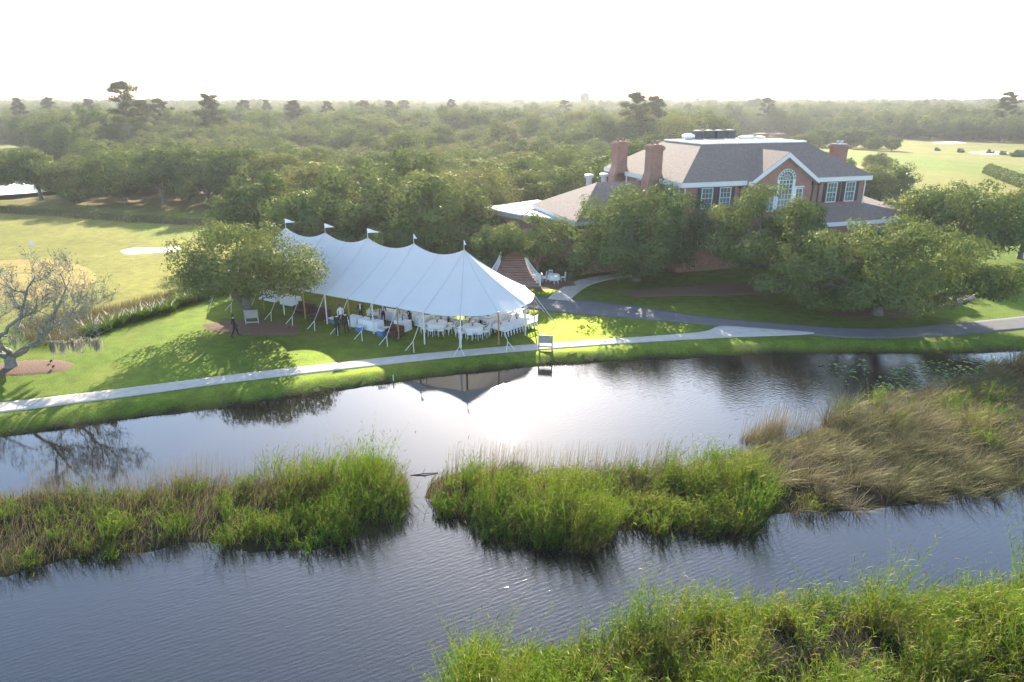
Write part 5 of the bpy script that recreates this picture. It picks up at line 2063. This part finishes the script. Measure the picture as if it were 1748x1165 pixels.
def draped_table(x, y, w, d, h, rz, label, mat='linen', items=()):
    e = empty('draped_table', place(x, y), rz)
    tag(e, label, 'table', 'draped serving tables under the tent')
    MB().box(-w / 2, w / 2, -d / 2, d / 2, h - 0.03, h).build('tabletop', M['wood'], e)
    b = MB()
    n = 60
    per = []
    for i in range(n):
        t = i / n * 4
        s = int(t)
        f = t - s
        per.append([(-w / 2 + w * f, -d / 2), (w / 2, -d / 2 + d * f), (w / 2 - w * f, d / 2), (-w / 2, d / 2 - d * f)][s])
    for lev, z in ((1.005, h + 0.006), (1.02, h - 0.02), (1.06, 0.01)):
        for i, (px, py) in enumerate(per):
            k = 1 + (0.025 * math.sin(i * 1.9) if z < 0.1 else 0)
            b.v.append((px * lev * k, py * (1 + (lev - 1) * 1.6) * k, z))
    for r in range(2):
        for i in range(n):
            j = (i + 1) % n
            b.f.append((r * n + i, (r + 1) * n + i, (r + 1) * n + j, r * n + j))
    b.f.append(tuple(range(n)))
    b.build('cloth', M[mat], e)


tz_ = math.atan2(AX[1], AX[0])
for (u, v), w, lab in [((606, 556), 1.0, 'small white draped table beside the two men in suits'), ((634, 562), 1.9, 'wide white draped serving table with the flower vases'), ((688, 563), 1.1, 'white draped table under the large green and white flowers'),
                       ((665, 545), 1.8, 'draped table behind the serving table under the tent'), ((722, 556), 1.0, 'narrow pale blue draped table near the tall white pole'), ((462, 512), 1.9, 'white draped table in the shade of the lone oak'), ((497, 520), 1.8, 'draped table next to the oak shaded one')]:
    x, y = gp(u, v)
    draped_table(x, y, w, 0.75, 0.78, tz_, lab, 'linen')
for (u, v), h, s, lab, gr in [((634, 562), 0.4, 0.32, 'pale pink flowers on the wide serving table', 0.2), ((643, 561), 0.35, 0.28, 'cream flowers beside the pink ones on the serving table', 0.15), ((688, 563), 0.45, 0.42, 'large green and white bouquet on its own draped table', 0.35), ((418, 535), 1.35, 0.42, 'big pale bouquet on a tall stand behind the oak trunk', 0.15)]:
    x, y = gp(u, v)
    flowers(x, y, gz(x, y) + (0.785 if v > 540 else 0.0), h, s, lab, None, gr)


def cooler(u, v, mat, label):
    x, y = gp(u, v)
    e = empty('cooler_box', place(x, y), tz_)
    tag(e, label, 'cooler')
    MB().box(-0.28, 0.28, -0.2, 0.2, 0, 0.4).build('body', M[mat], e)
    MB().box(-0.3, 0.3, -0.22, 0.22, 0.4, 0.47).build('lid', M['white_paint'], e)


cooler(651, 573, 'blue', 'blue cooler at the end of the wide serving table')
cooler(662, 569, 'blue', 'blue cooler under the wooden pole')
cooler(569, 552, 'teal', 'teal bin behind the two men in suits')
cooler(614, 566, 'blue', 'blue cooler by the small draped table')


def sofa(u, v, w, label):
    x, y = gp(u, v)
    e = empty('lounge_sofa', place(x, y), tz_)
    tag(e, label, 'sofa', 'dark sofas under the tent')
    MB().box(-w / 2, w / 2, -0.4, 0.4, 0.12, 0.42).build('seat', M['dark_wood'], e)
    MB().box(-w / 2, w / 2, 0.25, 0.45, 0.42, 0.85).build('backrest', M['dark_wood'], e)
    for s in (-1, 1):
        MB().box(s * w / 2 - 0.1 * (s > 0) - 0.0 * (s < 0), s * w / 2 + 0.1 * (s < 0), -0.4, 0.25, 0.42, 0.62).build('armrest', M['dark_wood'], e)
        MB().box(s * (w / 2 - 0.1) - 0.03, s * (w / 2 - 0.1) + 0.03, -0.35, -0.29, 0, 0.12).build('leg', M['wood'], e)


sofa(520, 535, 1.8, 'dark red lounge sofa in the oak shaded half of the tent')
sofa(548, 544, 1.6, 'dark sofa close to the teal bin')
sofa(674, 575, 1.2, 'dark low settee in front of the draped tables')

# two garden table sets behind the tent
for (u, v), w in [((913, 474), 'by the slender twin stemmed oak'), ((945, 475), 'next to the garden walk')]:
    x, y = gp(u, v, 0.4)
    e = empty('garden_table', place(x, y))
    tag(e, 'small square garden table under a pale cloth ' + w, 'table')
    MB().box(-0.42, 0.42, -0.42, 0.42, 0.70, 0.74).build('tabletop', M['white_wood'], e)
    for a in (-1, 1):
        for b in (-1, 1):
            MB().box(a * 0.36 - 0.03, a * 0.36 + 0.03, b * 0.36 - 0.03, b * 0.36 + 0.03, 0, 0.70).build('leg', M['white_wood'], e)
    c = MB()
    c.lathe([(0.66, 0.28), (0.60, 0.60), (0.58, 0.745), (0.3, 0.748)], 4 * 6, wob=lambda an, z: 0.04 * math.sin(8 * an)).build('cloth', M['linen'], e)
    for k in range(4):
        a = k * math.pi / 2 + 0.2
        chair(x + 0.95 * math.cos(a), y + 0.95 * math.sin(a), a - math.pi / 2, 'white garden chair at the cloth covered table ' + w, 'garden chairs ' + w)


# ---------------------------------------------------------------- signs, flag, small things
def easel(u, v, rz, label, legs_h=1.15):
    x, y = gp(u, v)
    e = empty('sign_frame', place(x, y), rz)
    tag(e, label, 'sign')
    for s in (-1, 1):
        MB().box(s * 0.48 - 0.045, s * 0.48 + 0.045, -0.05, 0.05, -0.1, legs_h).build('post', M['weathered'], e)
    MB().box(-0.434, 0.434, -0.03, 0.03, legs_h * 0.50, legs_h + 0.02).build('board', M['weathered'], e)
    MB().box(-0.434, 0.434, -0.035, 0.035, 0.18, 0.28).build('rail', M['weathered'], e)
    MB().box(-0.55, 0.55, -0.07, 0.07, legs_h + 0.022, legs_h + 0.08).build('cap_rail', M['weathered'], e)


easel(931, 597, R(-8), 'weathered wooden notice frame beside the footpath above the pond', 1.0)
easel(431, 555, R(10), 'pale wooden sign frame at the foot of the lone oak')

x, y = gp(55, 440)
e = empty('golf_flag', place(x, y))
tag(e, 'white golf flag on the putting green', 'flag')
MB().tube([(0, 0, -0.1), (0, 0, 2.2)], 0.025, 6).build('flagstick', M['white_paint'], e)
b = MB()
b.hull([(0.02, 0, 2.2), (0.3, 0.04, 2.14), (0.58, 0, 2.1), (0.02, 0, 1.75), (0.3, 0.04, 1.72), (0.58, 0, 1.7)] + [(0.02, 0.012, 2.2), (0.3, 0.052, 2.14), (0.58, 0.012, 2.1), (0.02, 0.012, 1.75), (0.3, 0.052, 1.72), (0.58, 0.012, 1.7)],
       [(0, 3, 4, 1), (1, 4, 5, 2), (6, 7, 10, 9), (7, 8, 11, 10), (2, 5, 11, 8), (0, 1, 7, 6), (1, 2, 8, 7), (3, 9, 10, 4), (4, 10, 11, 5)])
b.build('flag', M['linen'], e)
x, y = gp(671, 640)
e = empty('marker_stake', place(x, y))
tag(e, 'short white marker stake on the shaded bank', 'stake')
MB().box(-0.03, 0.03, -0.03, 0.03, -0.2, 0.38).build('post', M['white_paint'], e)
MB().hull([(-0.03, -0.03, 0.38), (0.03, -0.03, 0.38), (0.03, 0.03, 0.38), (-0.03, 0.03, 0.38), (0, 0, 0.45)], [(0, 1, 4), (1, 2, 4), (2, 3, 4), (3, 0, 4)]).build('tip', M['white_paint'], e)
# landscape spotlights in the mulch
for x, y, w in [(-31.4, 43.3, 'the half bare oak'), (-30.6, 42.3, 'the half bare oak'), (-17.7, 51.6, 'the lone oak'), (-17.4, 50.6, 'the lone oak')]:
    e = empty('garden_spotlight', place(x, y, 0.03), random.uniform(0, 6))
    tag(e, 'small dark uplight in the mulch under ' + w, 'lamp', 'uplights under ' + w)
    MB().tube([(0, 0, -0.05), (0, 0, 0.15)], 0.02, 6).build('stem', M['dark_metal'], e)
    MB().tube([(0, -0.06, 0.14), (0, 0.16, 0.26)], [0.05, 0.075], 10).build('head', M['dark_metal'], e)
# sunken log across the gap between the reed bars
a, b_ = gp(700, 812, WZ), gp(748, 808, WZ)
e = empty('sunken_log', (a[0], a[1], WZ))
tag(e, 'thin dark log lying across the gap between the reed bars', 'log')
MB().tube([(0, 0, 0.0), (0.7, 0.08, 0.06), (b_[0] - a[0], b_[1] - a[1], 0.02)], [0.025, 0.035, 0.02], 7).build('stem', M['bark'], e, True)
MB().tube([(0.6, 0.07, 0.05), (0.75, 0.25, 0.28)], [0.015, 0.008], 5).build('stub', M['bark'], e, True)
# edging stones round the bed by the drive
sv = MB()
sv.lathe([(0.10, -0.05), (0.17, 0.03), (0.15, 0.12), (0.07, 0.17)], 7, wob=lambda an, z: 0.18 * math.sin(3 * an + 1))
smesh = sv.mesh('edging_stone', M['stone'])
for k, t in enumerate(np.linspace(0, 1, 17)):
    p = resample(W([(1588, 526), (1620, 522), (1650, 515), (1668, 505)], 0), 17)[k]
    o = link(bpy.data.objects.new('edging_stone', smesh))
    s = random.uniform(0.8, 1.5)
    o.location = (p[0], p[1], gz(*p) + 0.08)
    o.scale = (s, s * random.uniform(0.8, 1.2), s)
    o.rotation_euler = (0, 0, random.uniform(0, 6))
    tag(o, 'rough grey edging stone round the bed by the drive', 'stone', 'edging stones by the drive')


# ---------------------------------------------------------------- people
def person(u, v, rz, label, arms='down', stride=0.0, top='suit', legs='suit', h=1.76, vest=False):
    x, y = gp(u, v)
    s = h / 1.76
    J, E, Rr = [], [], []

    def add(p, r, par=None):
        J.append(tuple(c * s for c in p))
        Rr.append(r * s)
        if par is not None:
            E.append((par, len(J) - 1))
        return len(J) - 1
    pel = add((0, 0, 0.95), 0.135)
    waist = add((0, -0.01, 1.10), 0.125, pel)
    chest = add((0, 0, 1.30), 0.145, waist)
    sho = add((0, 0.01, 1.44), 0.10, chest)
    neck = add((0, -0.005, 1.53), 0.052, sho)
    hd = add((0, -0.02, 1.63), 0.088, neck)
    add((0, -0.02, 1.71), 0.078, hd)
    for sg in (-1, 1):
        f = sg * stride
        hip = add((sg * 0.10, 0, 0.88), 0.095, pel)
        kn = add((sg * 0.105, -f * 0.18 - abs(stride) * 0.06, 0.49), 0.062, hip)
        an = add((sg * 0.11, -f * 0.34 + 0.02, 0.10), 0.042, kn)
        hl = add((sg * 0.115, -f * 0.34 - 0.02, 0.045), 0.042, an)
        add((sg * 0.13, -f * 0.34 - 0.17, 0.032), 0.032, hl)
        sh = add((sg * 0.20, 0.01, 1.415), 0.062, sho)
        if arms == 'front':
            el = add((sg * 0.27, -0.05, 1.14), 0.046, sh)
            wr = add((sg * 0.12, -0.27, 1.10), 0.034, el)
            add((sg * 0.03, -0.33, 1.11), 0.036, wr)
        elif arms == 'reach' and sg > 0:
            el = add((sg * 0.26, -0.16, 1.22), 0.046, sh)
            wr = add((sg * 0.24, -0.40, 1.20), 0.034, el)
            add((sg * 0.23, -0.50, 1.20), 0.036, wr)
        else:
            el = add((sg * 0.265, 0.03 + f * 0.10, 1.14), 0.046, sh)
            wr = add((sg * 0.275, -0.05 + f * 0.22, 0.88), 0.034, el)
            add((sg * 0.27, -0.07 + f * 0.25, 0.79), 0.036, wr)
    me = bpy.data.meshes.new('person')
    me.from_pydata(J, E, [])
    o = bpy.data.objects.new('person', me)
    COL.objects.link(o)
    o.modifiers.new('skin', 'SKIN')
    for i, sv_ in enumerate(me.skin_vertices[0].data):
        sv_.radius = (Rr[i], Rr[i] * (0.72 if i in (0, 1, 2, 3) else 1.0))
    me.skin_vertices[0].data[0].use_root = True
    sb = o.modifiers.new('sub', 'SUBSURF')
    sb.levels = sb.render_levels = 2
    dg = bpy.context.evaluated_depsgraph_get()
    fin = bpy.data.meshes.new_from_object(o.evaluated_get(dg))
    bpy.data.objects.remove(o)
    for mn in (top, legs, 'skin', 'shirt', 'hair'):
        fin.materials.append(M[mn])
    hands = [Vector(J[i]) for i in range(len(J)) if Rr[i] == 0.036 * s]
    for p in fin.polygons:
        c = p.center
        p.use_smooth = True
        if c.z > 1.545 * s:
            p.material_index = 2
        elif c.z > 1.50 * s:
            p.material_index = 3
        elif min((c - q).length for q in hands) < 0.07 * s:
            p.material_index = 2
        elif c.z < 0.075 * s:
            p.material_index = 4
        elif c.z < 0.97 * s and abs(c.x) < 0.22 * s:
            p.material_index = 1
        elif c.z > 1.15 * s and abs(c.x) < 0.05 * s and c.y < -0.04:
            p.material_index = 3
    o = link(bpy.data.objects.new('person', fin))
    o.location = place(x, y)
    o.rotation_euler = (0, 0, rz)
    tag(o, label, 'person')
    hb = MB()
    hb.lathe([(0.096, 1.61), (0.104, 1.66), (0.098, 1.72), (0.07, 1.765), (0.02, 1.785)], 14, 0, 0.012)
    hb.v = [(a * s, b * s + (0.0 if c > 1.68 else 0.012) * s, c * s) for a, b, c in hb.v]
    hb.build('hair', M['hair'], o, True)
    nz = MB().hull([(-0.014, -0.10, 1.625), (0.014, -0.10, 1.625), (0, -0.132, 1.628), (0, -0.10, 1.67)], [(0, 1, 2), (0, 2, 3), (1, 3, 2)])
    nz.v = [(a * s, b * s, c * s) for a, b, c in nz.v]
    nz.build('nose', M['skin'], o)
    return o


person(577, 573, R(160), 'person in a dark suit standing on the lawn with hands clasped', 'front')
person(592, 570, R(205), 'person in a dark suit with arms bent standing by the guy strap', 'front', 0.25)
person(402, 575, R(120), 'person dressed in black walking past the lone oak', 'down', 0.8, h=1.74)
person(655, 553, R(10), 'person in dark red leaning behind the serving table', 'reach', top='maroon', h=1.7)
person(701, 557, R(60), 'person in black between the flower table and the tall pole', 'reach', h=1.74)
person(722, 547, R(-20), 'person with maroon top at the round table under the tent', 'front', top='maroon', h=1.72)
person(583, 556, R(40), 'person in white shirt and dark trousers behind the suited pair', 'down', top='shirt', h=1.72)
person(617, 551, R(0), 'person in black standing behind the small draped table', 'front', h=1.75)

# ---------------------------------------------------------------- far landmarks
p = at(998, 166, 720.0)
e = empty('water_tower', (p.x, p.y, 0))
tag(e, 'pale bulb shaped water tower above the distant treetops', 'water tower')
k = 0.48
MB().lathe([(4.2 * k, 0), (2.6 * k, 3 * k), (2.2 * k, p.z - 17 * k), (2.6 * k, p.z - 13 * k), (5.5 * k, p.z - 9 * k)], 24).build('column', M['far_paint'], e, True)
MB().lathe([(r_ * k, p.z + h_ * k) for r_, h_ in [(5.4, -9.1), (9.4, -4.5), (10.6, 0.5), (9.6, 5), (6.5, 8), (2.0, 9.6), (0.5, 9.8)]], 32).build('tank', M['far_paint'], e, True)
p = at(963, 153, 700.0)
e = empty('radio_mast', (p.x, p.y, 0))
tag(e, 'thin antenna mast beside the water tower on the horizon', 'mast')
MB().tube([(0, 0, 0), (0, 0, p.z)], [0.7, 0.35], 8).build('pole', M['far_paint'], e)
for z in (p.z - 1.2, p.z - 4.5, p.z - 7):
    b = MB()
    for k in range(6):
        a = k * math.pi / 3
        b.box(1.3 * math.cos(a) - 0.3, 1.3 * math.cos(a) + 0.3, 1.3 * math.sin(a) - 0.3, 1.3 * math.sin(a) + 0.3, z - 1.0, z + 1.0)
    b.build('antenna_array', M['far_paint'], e)
# roof of a house half hidden in the wood
p = gp(262, 232)
e = empty('distant_house', (-125, 226, 0), R(12))
tag(e, 'pale house roof half hidden among the hazy trees', 'building')
MB().box(-8, 8, -4, 4, 0, 5.2).build('wall', M['white_paint'], e)
MB().hull([(-8.6, -4.6, 5.2), (8.6, -4.6, 5.2), (8.6, 4.6, 5.2), (-8.6, 4.6, 5.2), (-5, 0, 8.2), (5, 0, 8.2)], [(0, 1, 5, 4), (1, 2, 5), (2, 3, 4, 5), (3, 0, 4)]).build('roof', M['far_paint'], e)

# ---------------------------------------------------------------- the air
hz = bpy.data.materials.new('haze')
hz.use_nodes = True
nt = hz.node_tree
nt.nodes.clear()
mo = nt.nodes.new('ShaderNodeOutputMaterial')
pv = nt.nodes.new('ShaderNodeVolumePrincipled')
pv.inputs['Color'].default_value = (0.92, 0.92, 0.95, 1)
pv.inputs['Density'].default_value = 0.00020
pv.inputs['Anisotropy'].default_value = 0.50
nt.links.new(pv.outputs[0], mo.inputs['Volume'])
hb = MB().box(-2600, 2600, -80, 2700, -3.0, 60.0).build('haze', hz)
hb['kind'] = 'stuff'
hb['label'] = 'warm evening haze in the air over the whole course'
hb['category'] = 'haze'
